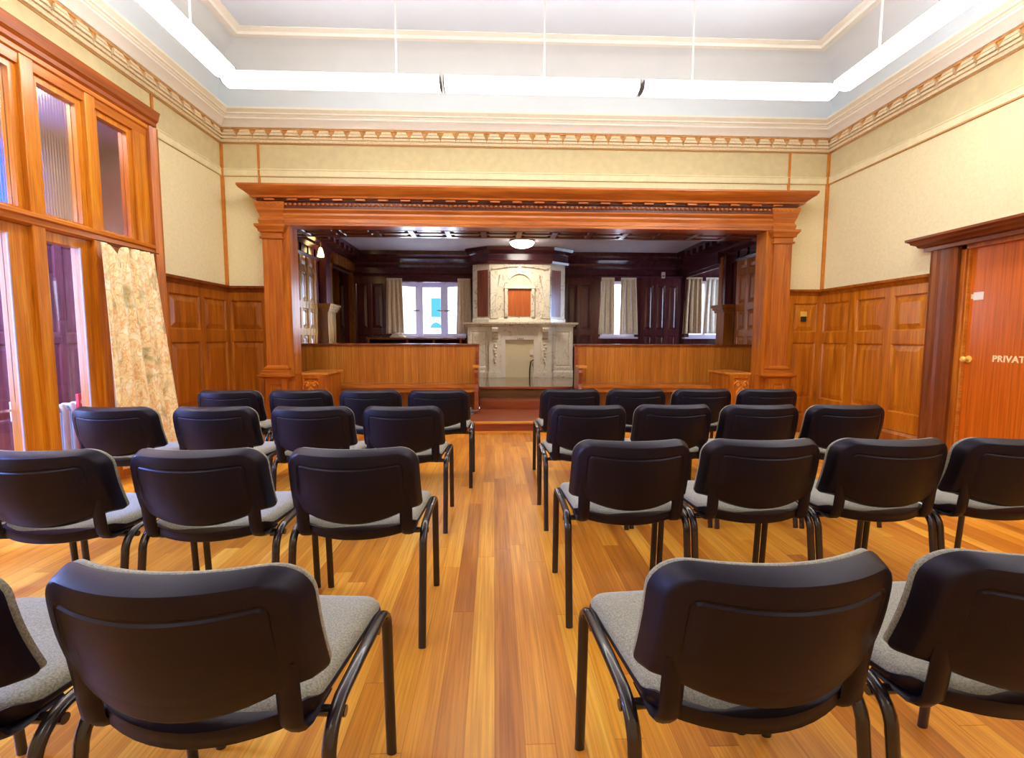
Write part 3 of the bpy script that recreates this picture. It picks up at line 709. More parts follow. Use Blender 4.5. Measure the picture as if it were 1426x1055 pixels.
# ceilings
M_plast = plain('alcove_plaster', lin(196, 188, 196), .8, noise=.06, nscale=9, bmp=.2)
struct('ceiling_alcove', B(-4.4, 5.2, 6.40, 10.0, 2.82, 2.9), M_plast)
struct('ceiling_recess_left', B(-4.3, AL-.1, 8.2, AB, 2.55, 2.6), M_dark_y)
struct('ceiling_recess_right', B(AR+.1, 5.1, 7.7, AB, 2.55, 2.6), M_dark_y)
# coffered soffit just inside the opening
cof = [-2.8+i*(6.6/15) for i in range(16)]
bm = BM()
fS = lambda u_, z, dd: (u_, z, 2.50-dd)
us = []
for i in range(15): us += [cof[i]+.0, cof[i]+.06, cof[i+1]-.0001]
us2 = [AL]; 
for i in range(15): us2 += [AL+.06+i*.443, AL+.06+i*.443+.383]
us2 += [AR]
skin(bm, us2, [5.97, 6.00, 6.16, 6.20, 6.36, 6.41], {(1+2*i, j) for i in range(15) for j in (1, 3)}, fS, .05, rec=.035, field=.03)
so = struct('ceiling_soffit', bm, M_soffit)
struct('soffit_beam', B(AL, AR, 6.38, 6.44, 2.455, 2.82), M_dark_x, so)
# dark cornice round the alcove and over the chimney breast
iring = [(AL, 6.45), (AL, AB), (AR, AB), (AR, 6.45)]
cpr = [(0, 2.36), (.03, 2.36), (.05, 2.40), (.03, 2.42), (.03, 2.53), (.06, 2.56), (.09, 2.58), (.10, 2.62), (.16, 2.66), (.20, 2.68), (.22, 2.72), (.26, 2.75), (.27, 2.82), (0, 2.82)]
t = sempty('trim_8')
struct('alcove_cornice', sweep(BM(), iring, cpr), M_dark_y, t, smooth=25)
bm = BM()
yy = 6.55
while yy < 9.4:
    box(bm, AL+.10, AL+.30, yy, yy+.10, 2.66, 2.75); box(bm, AR-.30, AR-.10, yy, yy+.10, 2.66, 2.75); yy += .26
struct('cornice_brackets', bm, M_dark_y, t)
struct('wall_beam', B(AL-.05, AL+.12, 8.4, 9.6, 2.42, 2.60), M_mid_z, t)
struct('wall_beam', B(AR-.12, AR+.05, 8.02, 9.66, 2.40, 2.60), M_dark_y, t)

# ------------------------------------------------------------------ alcove windows
def window_flat(name, x0, x1, z0, z1, y, lights):
    w_ = sempty(name); bm = BM(); n = lights; fw_ = .055
    box(bm, x0, x1, y-.04, y+.04, z0, z0+fw_); box(bm, x0, x1, y-.04, y+.04, z1-fw_, z1)
    for i in range(n+1):
        xx = x0+(x1-x0)*i/n; xx = min(max(xx, x0+fw_/2), x1-fw_/2)
        box(bm, xx-fw_/2, xx+fw_/2, y-.04, y+.04, z0+fw_, z1-fw_)
    struct('window_frame', bm, M_upvc, w_)
    struct('window_pane', B(x0+fw_, x1-fw_, y-.004, y+.004, z0+fw_, z1-fw_), M_wglass, w_)
    struct('window_sill', B(x0-.03, x1+.03, y-.22, y+.04, z0-.035, z0, bev=.006), M_upvc, w_)
    return w_
window_flat('window_5', 2.13, 2.84, WZ0, 2.30, AB+.10, 1)
window_flat('window_6', 3.84, 4.72, WZ0, 2.32, AB+.10, 2)
# canted bay with three lights
w4 = sempty('window_4')
PB = [(-1.96, AB+.06), (-1.53, AB+.36), (-1.02, AB+.36), (-.58, AB+.06)]
def plank(bm, a, b_, z0, z1, th):
    a = Vector(a); b_ = Vector(b_); dd = (b_-a).normalized(); n_ = Vector((dd.y, -dd.x))*th/2
    prism(bm, [tuple(a+n_), tuple(b_+n_), tuple(b_-n_), tuple(a-n_)], z0, z1, 'z')
bm = BM()
for i, p in enumerate(PB):
    r_ = .075 if i in (1, 2) else .05
    box(bm, p[0]-r_, p[0]+r_, p[1]-.06, p[1]+.05, WZ0, WZ1+.03)
for a, b_ in zip(PB, PB[1:]):
    plank(bm, a, b_, WZ0, WZ0+.06, .07); plank(bm, a, b_, WZ1-.075, WZ1+.03, .07)
struct('window_frame', bm, M_upvc, w4)
for a, b_ in zip(PB, PB[1:]):
    bm = BM(); plank(bm, a, b_, WZ0+.06, WZ1-.07, .006); struct('window_pane', bm, M_wglass, w4)
bm = BM(); prism(bm, [(-1.98, AB-.10), (-.56, AB-.10), (-.56, AB+.10), (-1.0, AB+.42), (-1.55, AB+.42), (-1.98, AB+.10)], WZ0-.03, WZ0, 'z')
struct('window_sill', bm, M_upvc, w4)
bm = BM(); prism(bm, [(-1.98, AB), (-.56, AB), (-.56, AB+.16), (-1.0, AB+.46), (-1.55, AB+.46), (-1.98, AB+.16)], WZ1+.01, WZ1+.06, 'z')
struct('window_head', bm, M_upvc, w4)
bm = BM()
for x in (-1.585, -1.105, -.965): box(bm, x-.06, x+.06, AB+.26, AB+.285, 1.70, 1.725)
struct('window_latch', bm, M_cap, w4)
# added unseen window in the right recess, for blue light on the panels
w7 = sempty('added_window_7'); bm = BM()
for yy in (8.15, 8.8, 9.45): box(bm, 5.12, 5.18, yy, yy+.05, 1.1, 2.35)
for zz in (1.1, 2.3): box(bm, 5.12, 5.18, 8.15, 9.5, zz, zz+.05)
struct('window_frame', bm, M_upvc, w7); struct('window_pane', B(5.147, 5.153, 8.15, 9.5, 1.1, 2.35), M_wglass, w7)
# drapes at the windows
def wdrape(lbl, x0, x1, z0, z1, y, folds, mat=None, dx=0):
    t_ = thing('window_drape', lbl, 'curtain', ((x0+x1)/2, y, z1), 'drapes at the alcove windows')
    h = (x1-x0)/2
    drape('cloth', [(-h, 0, 0), (h, 0, 0)], [(-h+dx-.03, 0, z0-z1), (h+dx+.03, 0, z0-z1)], folds, .022, mat or M_drape, t_, (0, 1, 0), nu=50, nv=10)
    obj('heading_tape', B(-h, h, -.012, .012, -.02, .02), mat or M_drape, t_)
M_drape_d = plain('tan_window_drape', lin(200, 172, 132), .85, noise=.1, nscale=20)
wdrape('cream drape at the left side of the three-light alcove window', -2.10, -1.80, 1.24, 2.30, AB-.08, 4)
wdrape('cream drape between the three-light alcove window and the marble chimneypiece', -.72, -.47, 1.24, 2.30, AB-.08, 4)
wdrape('cream drape left of the bright gap at the narrow alcove window', 2.13, 2.38, 1.24, 2.34, AB-.08, 3, dx=-.02)
wdrape('cream drape right of the bright gap at the narrow alcove window', 2.52, 2.82, 1.24, 2.34, AB-.08, 3, dx=.02)
wdrape('tan drape at the far right alcove window, left half of its pair', 3.84, 4.16, 1.26, 2.36, AB-.06, 4, M_drape_d, dx=-.02)
wdrape('pale drape at the far right alcove window, right half of its pair', 4.24, 4.72, 1.26, 2.36, AB-.06, 5)
# window seat
t = thing('low_bench', 'dark wooden low bench under the three-light alcove window', 'seat', (-1.2, 9.5, ZD))
obj('seat_top', box(BM(), -1.2, .62, -.28, .17, .70, .735, bev=.006), M_mahog, t)
for x in (-1.18, -.45, .05, .56): obj('upright', B(x-.02, x+.02, -.24, -.20, 0, .70), M_mid_z, t)
obj('back_board', B(-1.18, .6, -.10, -.08, 0, .70), M_dkhole, t)  # near-black sheet paints the darkness in the gap under the seat
t = thing('white_cloth', 'small crumpled white cloth on the low bench under the left cream drape', 'cloth', (-1.86, 9.42, ZD+.7355))
bm = BM(); bmesh.ops.create_icosphere(bm, subdivisions=3, radius=1)
for v in bm.verts:
    k = 1+.28*math.sin(7*v.co.x+3*v.co.y)*math.cos(6*v.co.y+4*v.co.z)
    v.co = Vector((v.co.x*.14*k, v.co.y*.08*k, max(0, v.co.z*.07*k+.02)))
obj('folds', bm, M_paper, t, smooth=80)
# building seen through the window
t = thing('white_building', 'white rendered building with a teal shutter seen through the alcove window', 'building', (-2.6, 17, -1))
obj('wall', B(-4, 3.4, 0, 3, 0, 8), M_ext, t)
bm = BM(); box(bm, .42, .74, -.05, 0, 2.88, 3.52); obj('shutter', bm, M_teal, t)
bm = BM(); prism(bm, arc(.58, 2.50, .19, 0, PI, 10), -.05, 0, 'y'); obj('fanlight', bm, M_teal, t)
obj('window_surround', B(.38, .78, -.03, 0, 2.82, 3.58), M_upvc, t)

# ------------------------------------------------------------------ benches
BY0, BY1 = 6.95, 7.05
def bench(x0, x1, side):
    """side 'l': aisle end at x1; 'r': aisle end at x0"""
    left = side == 'l'
    t_ = thing('settle_bench', 'long boarded oak settle bench '+('left' if left else 'right')+' of the stage steps', 'bench', ((x0+x1)/2, 6.9, ZA), 'built-in benches on the platform')
    cx = (x0+x1)/2; lx = lambda x: x-cx; ly = lambda y: y-6.9
    a, b_ = lx(x0), lx(x1)
    obj('back_board', B(a, b_, ly(BY0), ly(BY1), 0, .915), M_bench, t_)
    bm = BM(); box(bm, a-.01, b_+.01, ly(BY0)-.03, ly(BY1)+.03, .915, .945, bev=.008)
    obj('top_rail', bm, M_mahog, t_)
    # seat plan with a curved sweep at the wall end of the right-hand bench
    f0, f1 = ly(6.60), ly(BY0)
    ex = lx(-2.05) if left else lx(3.0)
    if left: poly = [(a, f1), (a, f0), (b_-.05, f0), (b_-.05, f1)]
    else:
        cur = [(ex-.75+.75*k/8, f0-.13*(k/8)**2) for k in range(9)]
        poly = [(a+.05, f1), (a+.05, f0)]+cur+[(b_, f0-.13), (b_, f1)]
    bm = BM(); prism(bm, poly, .345, .39, 'z'); obj('seat', bm, M_seat, t_)
    bm = BM(); prism(bm, [(p[0], p[1]+(.02 if p[1] < f1-.01 else 0)) for p in poly], .285, .345, 'z'); obj('seat_apron', bm, M_seat, t_)
    for xx in ((-1.95, -1.1, -.42) if left else (1.4, 2.3, 2.9)):
        bm = BM(); prism(bm, [(ly(6.66), .285), (ly(6.66), .24), (ly(6.78), .10), (ly(6.78), 0), (ly(6.86), 0), (ly(6.86), .285)], lx(xx)-.025, lx(xx)+.025, 'x')
        obj('seat_support', bm, M_seat, t_)
    # shaped end panel at the aisle
    e0, e1 = (b_-.05, b_) if left else (a, a+.05)
    prof = [(ly(6.55), 0), (ly(BY1), 0), (ly(BY1), .915), (ly(6.93), .915), (ly(6.92), .68)]+[(ly(6.92)-.25*k/6, .64-.04*math.sin(PI*k/6)) for k in range(7)]+[(ly(6.56), .62), (ly(6.54), .56), (ly(6.58), .40), (ly(6.55), .3)]
    bm = BM(); prism(bm, prof, e0, e1, 'x'); obj('end_panel', bm, M_step, t_)
    obj('arm_cap', box(BM(), e0-.02 if left else e0-.01, e1+.01 if left else e1+.06, ly(6.53), ly(6.78), .62, .655, bev=.01), M_nosing, t_)
    # carved arm pedestal near the side of the opening
    p0, p1 = (-2.40, -2.07) if left else (2.98, 3.29)
    q0, q1 = lx(p0), lx(p1)
    bx_ = obj('arm_pedestal', B(q0, q1, ly(6.02), ly(6.58), 0, .57), M_oak_z, t_)
    obj('pedestal_cap', box(BM(), q0-.02, q1+.03 if left else q1+.0, ly(6.0), ly(6.60), .57, .60, bev=.008), M_nosing, bx_)
    fQ = lambda u_, z, dd: (u_, ly(6.02)-dd, z)
    us_ = [q0+.0, q0+.05, q1-.09, q1] if left else [q0, q0+.06, q1-.06, q1]
    obj('carved_frame', skin(BM(), us_, [.02, .12, .53, .57], {(1, 1)}, fQ, .02, rec=.016, field=.004), M_oak_z, bx_)
    bm = BM(); c0, c1 = us_[1]+.02, us_[2]-.02; w_ = c1-c0; mx_ = (c0+c1)/2; yq = ly(6.02)-.012
    def blob(x, z, rx, rz): 
        lathe(bm, [(.02*rx, -.010), (.7*rx, -.008), (rx, 0.004)], (x, yq, z), 10, 'y')
    for sx in (-1, 1):
        pts = [(mx_+sx*(w_*.30+.055*math.exp(-.18*k)*math.cos(.7*k)*.8), yq-.002, .45+.05*math.exp(-.16*k)*math.sin(.7*k)) for k in range(14)]
        tube(bm, pts, .011, side=(0, 1, 0), seg=6)
        pts = [(mx_+sx*(w_*.10+.04*math.sin(k*.55)), yq-.002, .40-.022*k) for k in range(12)]
        tube(bm, pts, .012*1, side=(0, 1, 0), seg=6)
        for zz in (.20, .27, .34): blob(mx_+sx*w_*.33, zz, .02, .02)
    for zz in (.47, .41, .30, .22): blob(mx_, zz, .022, .02)
    obj('carving', bm, M_gilt, bx_, smooth=50)
    return t_
bench(-2.80, -.22, 'l'); bench(1.155, 3.80, 'r')
t = thing('floor_socket', 'small grey metal fitting with coiled lead at the foot of the left bench end', 'fitting', (-.34, 6.5, ZA))
obj('base', box(BM(), -.06, .06, -.05, .05, 0, .02, bev=.006), M_cap, t)
obj('coil', tube(BM(), [((.07+.004*k)*math.cos(k*.5)*.8, (.07)*math.sin(k*.5)*.7, .026+.0012*k) for k in range(26)], .007, seg=8), M_cap, t)
obj('plug', box(BM(), -.035, .035, -.03, .03, .02, .09, bev=.012), M_cap, t)

# ------------------------------------------------------------------ chimneypiece
t = thing('marble_fireplace', 'tall veined marble chimneypiece with arched overmantel between the benches', 'fireplace', (.485, 9.0, ZD))
def fp(x0, x1, y0, y1, z0, z1, bev=.0): return B(x0-.485, x1-.485, y0-9.0, y1-9.0, z0-ZD, z1-ZD, bev=bev)
base = obj('side_pier', fp(-.50, -.10, 9.08, 9.55, ZD, 1.385), M_marble2, t)
obj('side_pier', fp(1.07, 1.48, 9.08, 9.55, ZD, 1.385), M_marble, t)
for x0, x1 in ((-.50, -.10), (1.07, 1.48)):
    sweep_p = [(x0-.485, .6), (x0-.485, .08), (x1-.485, .08), (x1-.485, .6)]
    obj('pier_plinth', sweep(BM(), sweep_p, flip([(-.0, 0), (-.03, 0), (-.03, .09), (-.02, .11), (-.005, .13), (0, .13)])), M_marble, t)
    obj('pier_panel', skin(BM(), [x0-.485+.01, x0-.485+.06, x1-.485-.05, x1-.485-.01], [.14, .19, .86, .93], {(1, 1)}, lambda u_, z, dd: (u_, .08-dd, z), .012, rec=.014, field=.02), M_marble2, t)
for x0, x1 in ((-.10, .13), (.81, 1.07)):
    obj('jamb_pier', fp(x0, x1, 9.0, 9.55, ZD, 1.385), M_marble2, t)
    xm = (x0+x1)/2-.485
    bm = BM(); prism(bm, [(0, .93), (-.10, .93), (-.11, .90), (-.10, .85), (-.06, .82), (-.045, .74), (0, .70)], xm-.055, xm+.055, 'x')
    obj('console_bracket', bm, M_marble, t)
    bm = BM()
    for k in range(7):
        bmesh.ops.create_uvsphere(bm, u_segments=8, v_segments=6, radius=1, matrix=Matrix.Translation((xm+.012*math.sin(k*2.1), -.004, .62-.055*k)) @ Matrix.Diagonal((.034-.002*k, .02, .032, 1)))
    obj('carved_drop', bm, M_marble, t, smooth=60)
    obj('jamb_foot', fp(x0-.01, x1+.01, 8.985, 9.0, ZD, ZD+.10), M_marble2, t)
obj('lintel', fp(.13, .81, 9.02, 9.55, 1.20, 1.385), M_marble2, t)
# inner frame and board
bm = BM()
for x0, x1, z0, z1 in ((.13, .205, ZD, 1.20), (.735, .81, ZD, 1.20), (.205, .735, 1.13, 1.20)):
    box(bm, x0-.485, x1-.485, .01, .3, z0-ZD, z1-ZD, bev=.008)
obj('inner_frame', bm, M_paper, t)
obj('fire_board', fp(.205, .735, 9.05, 9.08, ZD, 1.13), M_infill, t)
bm = BM(); prism(bm, [(.19, 0), (.25, 0), (.25, .36), (.20, .34), (.235, .26), (.205, .22)], .03, .045, 'y')
obj('broken_edge', bm, M_marble, t)
bm = BM()
for x in (-.03, .03): tube(bm, [(x-.02, .004, .735), (x-.015, .004, .715), (x+.015, .004, .715), (x+.02, .004, .735)], .006, seg=6)
obj('frame_hook', bm, M_cblack, t)
# shelf with break-front
shp = flip([(0, .945), (-.03, .95), (-.035, .97), (-.06, .985), (-.08, .99), (-.085, 1.02), (0, 1.025)])
c = .485
obj('mantel_shelf', sweep(BM(), [(-.50-c, .55), (-.50-c, .08), (-.10-c, .08), (-.10-c, -.02), (1.07-c, -.02), (1.07-c, .08), (1.48-c, .08), (1.48-c, .55)], shp), M_marble, t)
bm = BM(); prism(bm, [(-.58-c, .0), (-.18-c, .0), (-.18-c, -.10), (1.15-c, -.10), (1.15-c, .0), (1.56-c, .0), (1.56-c, .55), (-.58-c, .55)], 1.0, 1.022, 'z')
obj('shelf_slab', bm, M_marble2, t)
# overmantel, splayed plan
OZ0, OZ1 = 1.022, 2.10
plan = [(-.42-c, .55), (-.40-c, .30), (-.09-c, .06), (1.045-c, .06), (1.345-c, .30), (1.365-c, .55)]
bm = BM(); prism(bm, plan, OZ0, OZ1, 'z'); obj('overmantel', bm, M_marble, t)
bm = BM(); sweep(bm, [plan[1], plan[2], plan[3], plan[4]], neg([(0, OZ0), (.025, OZ0), (.025, OZ0+.06), (.01, OZ0+.08), (0, OZ0+.08)]))
obj('overmantel_base', bm, M_marble2, t)
def on_plan(a, b_, u_, dd):
    a = Vector(a); b_ = Vector(b_); n_ = (b_-a).normalized(); n_ = Vector((n_.y, -n_.x)); p = a.lerp(b_, u_)+n_*dd; return p
for a, b_ in ((plan[1], plan[2]), (plan[3], plan[4])):
    f_ = lambda u_, z, dd, a=a, b_=b_: (*on_plan(a, b_, u_, dd), z)
    bm = BM()
    for (u0, u1) in ((0, .0),): pass
    vs = [bm.verts.new(f_(u_, z, .004)) for u_, z in ((.27, 1.13), (.92, 1.13), (.92, 1.99), (.27, 1.99))] if a == plan[1] else [bm.verts.new(f_(u_, z, .004)) for u_, z in ((.08, 1.13), (.70, 1.13), (.70, 1.99), (.08, 1.99))]
    bm.faces.new(vs); obj('side_panel', bm, M_bp, t)
fO = lambda x, z, dd: (x-c, .06-dd, z-ZD)
def flat(poly, d0, d1):
    bm_ = BM(); prism(bm_, [(x-c, z-ZD) for x, z in poly], .06-d1, .06-d0, 'y'); return bm_
# pilaster strips, arch, pediment sweep on the overmantel
bm = BM()
for x0, x1 in ((-.07, .06), (.90, 1.03)):
    prism(bm, [(x0-c, 1.10), (x1-c, 1.10), (x1-c, 1.96), (x0-c, 1.96)], .02, .06, 'y')
obj('overmantel_pilaster', bm, M_marble2, t)
xm, zs, R_ = .47, 2.12, .255
outer = [(xm-R_-.02, 1.56)]+[(xm+(R_+.02)*math.cos(a), zs+(R_+.02)*math.sin(a)) for a in [PI-PI*k/16 for k in range(17)]]+[(xm+R_+.02, 1.56)]
inner = [(xm-R_+.035, 1.56)]+[(xm+(R_-.035)*math.cos(a), zs+(R_-.035)*math.sin(a)) for a in [PI-PI*k/16 for k in range(17)]]+[(xm+R_-.035, 1.56)]
bm = BM()
vo = [bm.verts.new(fO(x, z, .045)) for x, z in outer]; vi = [bm.verts.new(fO(x, z, .045)) for x, z in inner]
wo = [bm.verts.new(fO(x, z, 0)) for x, z in outer]; wi = [bm.verts.new(fO(x, z, 0)) for x, z in inner]
for k in range(len(vo)-1):
    bm.faces.new((vo[k], vo[k+1], vi[k+1], vi[k])); bm.faces.new((vo[k], wo[k], wo[k+1], vo[k+1])); bm.faces.new((vi[k], vi[k+1], wi[k+1], wi[k]))
obj('arch_moulding', bm, M_marble, t)
obj('arch_tympanum', flat([(xm+(R_-.035)*math.cos(a), zs+(R_-.035)*math.sin(a)) for a in [PI*k/16 for k in range(17)]], 0, .006), M_infill, t)
obj('arch_impost', flat([(xm-R_-.03, 2.075), (xm+R_+.03, 2.075), (xm+R_+.03, 2.115), (xm-R_-.03, 2.115)], 0, .055), M_marble2, t)
obj('centre_panel', flat([(.255, 1.57), (.675, 1.57), (.675, 2.065), (.255, 2.065)], 0, .010), M_op, t)
for s_ in (-1, 1):
    bm = BM(); pts = [(xm+s_*(.40+.05*math.sin(k*.35))-c, .035, 1.11+.06*k) for k in range(14)]
    tube(bm, pts, .026, .018, side=(1, 0, 0), seg=8); obj('scrolled_strip', bm, M_marble, t, smooth=60)
bm = BM()
for s_ in (-1, 1):
    pts = [(xm+s_*(.50-.47*k/10)-c, .035, 1.98+.055*math.sin(PI*k/20)+.02) for k in range(11)]
    tube(bm, pts, .022, .02, side=(0, 1, 0), seg=8)
obj('swan_neck_moulding', bm, M_marble, t, smooth=60)
# chimney-breast frieze above (structure)
bp_ = [(plan[1][0]+c-.03, 9.72), (plan[1][0]+c-.03, 9.28), (-.10, 9.03), (1.055, 9.03), (plan[4][0]+c+.03, 9.28), (plan[4][0]+c+.03, 9.72)]
br = sempty('trim_9')
struct('chimney_breast', B(-.36, 1.33, 9.555, 9.72, ZD, 2.6), M_dark_z, br)
bm = BM(); prism(bm, bp_, 2.53, 2.82, 'z'); struct('chimney_frieze', bm, M_dark_x, br)
struct('chimney_cornice', sweep(BM(), bp_, neg([(0, 2.53), (.03, 2.53), (.04, 2.57), (.02, 2.59), (.02, 2.70), (.05, 2.73), (.10, 2.76), (.12, 2.81), (0, 2.82)])), M_dark_x, br, smooth=30)
t = thing('fire_poker', 'dark iron poker leaning at the right of the fireplace board', 'poker', (.66, 8.97, ZD))
obj('rod', tube(BM(), [(-.005, -.01, .0), (.0, .01, .15), (.02, .03, .30)], .012, .010), M_cblack, t)
obj('knob', tube(BM(), [(.018, .03, .29), (.05, .032, .32), (.075, .03, .33)], .011), M_mahog, t)
t = thing('paper_note', 'small white note on the cream fire board above the poker', 'note', (.70, 9.03, .85))
obj('sheet', B(-.035, .035, .004, .008, 0, .10), M_paper, t)

# ------------------------------------------------------------------ alcove fittings
t = thing('ceiling_lamp', 'round lit opal lamp on the alcove ceiling', 'lamp', (.47, 8.36, 2.82))
obj('ceiling_plate', lathe(BM(), [(.19, 0), (.21, -.02), (.205, -.035)], seg=32), M_cap, t, smooth=40)
obj('opal_bowl', lathe(BM(), [(.2, -.035), (.205, -.05), (.18, -.09), (.12, -.12), (.05, -.132), (.005, -.134)], seg=32), M_lamp, t, smooth=60)
t = thing('wall_light', 'small glowing wall light with tulip shade on the left alcove panelling', 'lamp', (AL+.03, 7.74, 2.50))
obj('wall_plate', lathe(BM(), [(.035, 0), (.04, .006), (.02, .016)], (0, 0, .12), 16, 'x'), M_brass, t)
obj('bracket_arm', tube(BM(), [(.0, 0, .12), (.06, 0, .15), (.10, 0, .13), (.10, 0, .05)], .009), M_brass, t, smooth=60)
obj('tulip_shade', lathe(BM(), [(.018, .05), (.03, .02), (.042, -.03), (.05, -.085), (.045, -.09)], (.10, 0, 0), 18), M_bulb, t, smooth=60)
t = thing('wall_sensor', 'small pinkish sensor box high on the dark alcove wall', 'sensor', (3.37, AB-.026, 2.36))
obj('sensor_box', box(BM(), -.035, .035, -.04, 0, 0, .12, bev=.008), M_sensor, t)
obj('sensor_lens', box(BM(), -.022, .022, -.046, -.03, .02, .06, bev=.005), M_cap, t)

# ------------------------------------------------------------------ suspended strip lights
ZB, ZT = 3.33, 3.43
def strip_light(name_lbl, a, b_, rods, grp='suspended strip lights'):
    a = Vector((*a, ZB)); b_ = Vector((*b_, ZB)); c_ = (a+b_)/2; ln = (b_-a).length; along_x = abs(b_.x-a.x) > abs(b_.y-a.y)
    t_ = thing('strip_light', name_lbl, 'light', tuple(c_), grp)
    rz = 0 if along_x else PI/2
    t_.rotation_euler = (0, 0, rz)
    h = ln/2-.012
    prof = [(-.085, .075), (-.09, .05), (-.082, .02), (-.06, .003), (-.02, -.004), (.02, -.004), (.06, .003), (.082, .02), (.09, .05), (.085, .075)]
    bm = BM(); prism(bm, prof, -h, h, 'x'); obj('diffuser', bm, M_diff, t_)
    obj('spine', box(BM(), -h, h, -.05, .05, .075, .10, bev=.004), M_rod, t_)
    for s_ in (-1, 1):
        bm = BM(); prism(bm, [(y*1.03, z*1.02) for y, z in prof], s_*h, s_*(h+.010), 'x'); obj('end_cap', bm, M_cap, t_)
    ul = bpy.data.lights.new('uplight', 'AREA'); ul.shape = 'RECTANGLE'; ul.size = 1.6; ul.size_y = .1; ul.energy = 3.2; ul.color = (1, .98, .96)
    uo = bpy.data.objects.new('strip_uplight', ul); col.objects.link(uo); uo.parent = t_; uo.location = (0, 0, .11); uo.rotation_euler = (PI, 0, 0)
    for r_ in rods:
        v = (r_-c_.x) if along_x else (r_-c_.y)
        obj('hanging_rod', tube(BM(), [(v, 0, .10), (v, 0, ZC-ZB-.012)], .008, seg=8), M_rod, t_)
        obj('ceiling_rose', lathe(BM(), [(.03, ZC-ZB-.012), (.028, ZC-ZB-.03), (.012, ZC-ZB-.045)], (v, 0, 0), 12), M_rod, t_)
    return t_
YL = 4.45
strip_light('lit strip light nearest the left wall in the row across the room', (-2.32, YL), (-.46, YL), [-.85])
strip_light('lit strip light in the middle of the row across the room', (-.44, YL), (1.28, YL), [.44])
strip_light('lit strip light nearest the right wall in the row across the room', (1.30, YL), (3.05, YL), [1.76])
LX, RX = -2.25, 3.05
yy = YL-.12; first = True
for k in range(4):
    e = yy-1.72
    w_ = ['reaching the far row', 'second from the far row', 'third from the far row', 'fourth from the far row'][k]
    strip_light('lit strip light running along the left wall, '+w_, (LX, e), (LX, yy), [yy-.45, e+.3])
    strip_light('lit strip light running along the right wall, '+w_, (RX, e), (RX, yy), [yy-.40, e+.3])
    yy = e-.02

# ------------------------------------------------------------------ chairs
def rrect(hw, z0, z1, r, n=10, sag=0.0):
    """rounded rectangle outline in x, z"""
    pts = []
    for (cx_, cz_, a0) in ((hw-r, z1-r, 0), (-hw+r, z1-r, PI/2), (-hw+r, z0+r, PI), (hw-r, z0+r, 1.5*PI)):
        for i in range(n+1):
            a = a0+PI/2*i/n; pts.append((cx_+r*math.cos(a), cz_+r*math.sin(a)))
    # densify long edges
    out = []
    for p, q in zip(pts, pts[1:]+pts[:1]):
        out.append(p); d_ = math.hypot(q[0]-p[0], q[1]-p[1]); m_ = int(d_/.03)
        for k in range(1, m_): out.append((p[0]+(q[0]-p[0])*k/m_, p[1]+(q[1]-p[1])*k/m_))
    return out
BZ0, BZ1, BHW = .522, .773, .244
RT, RB = .072, .022
def bwarp(x, z, off):
    """map panel coordinates to the curved, leaning backrest; off along -y (behind)"""
    v = (z-BZ0)/(BZ1-BZ0)
    xx = x*(1.0-.03*v)
    y = -.260-.058*v-.012*math.sin(PI*min(1, max(0, v)))+.073*min(1.15, abs(x)/BHW)**2
    zz = z-.045*(1-v)*max(0, 1-(x/.2)**2)+.006*v*(abs(x)/BHW)**2*0
    return Vector((xx, y-off, zz))
def loops(bm, ls):
    """ls: list of (outline, offset); outlines share vertex count"""
    rings = [[bm.verts.new(bwarp(x, z, off if not isinstance(off, tuple) else off[0]+(off[1]-off[0])*min(1, max(0, (z-BZ0-.075)/.03)))) for x, z in ol] for ol, off in ls]
    n = len(rings[0])
    for a, b_ in zip(rings, rings[1:]):
        for i in range(n): bm.faces.new((a[i], a[(i+1) % n], b_[(i+1) % n], b_[i]))
    return rings
def ins(d_, n=10):
    """outline of the back panel inset by d_, constant vertex count; top corners rounder than bottom ones"""
    zc = (BZ0+BZ1)/2; hw, hh = BHW, (BZ1-BZ0)/2; pts = []
    for sx, sz, r, a0 in ((1, 1, RT, 0), (-1, 1, RT, PI/2), (-1, -1, RB, PI), (1, -1, RB, 1.5*PI)):
        for i in range(n+1):
            a = a0+PI/2*i/n; pts.append((sx*(hw-r), sz*(hh-r), r, math.cos(a), math.sin(a)))
    out = []
    lim = hh-.004
    for cx_, cz_, r, ca, sa in pts:
        d2 = min(d_, lim)
        k = max(r-d2, .004 if d2 < lim else .002); e = max(0, d2-r+.004)
        fx = (abs(cx_)-e) if abs(cx_) > e else 0; fz = max(0, abs(cz_)-e)
        out.append((math.copysign(fx, cx_)+k*ca, zc+math.copysign(fz, cz_)+k*sa))
    res = []; m = [1]*len(pts)
    for i, (p, q) in enumerate(zip(out, out[1:]+out[:1])):
        res.append(p)
        if (i+1) % (n+1) == 0:
            m_ = 14 if i//(n+1) in (0, 2) else 7
            for k in range(1, m_): res.append((p[0]+(q[0]-p[0])*k/m_, p[1]+(q[1]-p[1])*k/m_))
    return res
def capring(bm, r, n=10):
    """close the innermost ring with strips running top to bottom"""
    nt_, ns = 2*(n+1)+13, 6
    top = r[:nt_]; left = r[nt_:nt_+ns]; bot = r[nt_+ns:nt_+ns+nt_]; right = r[nt_+ns+nt_:]
    for k in range(nt_-1):
        f = [top[k], top[k+1], bot[nt_-2-k], bot[nt_-1-k]]
        if k == nt_-2: f = [top[k], top[k+1]]+left+[bot[0], bot[1]]
        if k == 0: f = [top[0], top[1], bot[nt_-2], bot[nt_-1]]+right
        bm.faces.new(f)
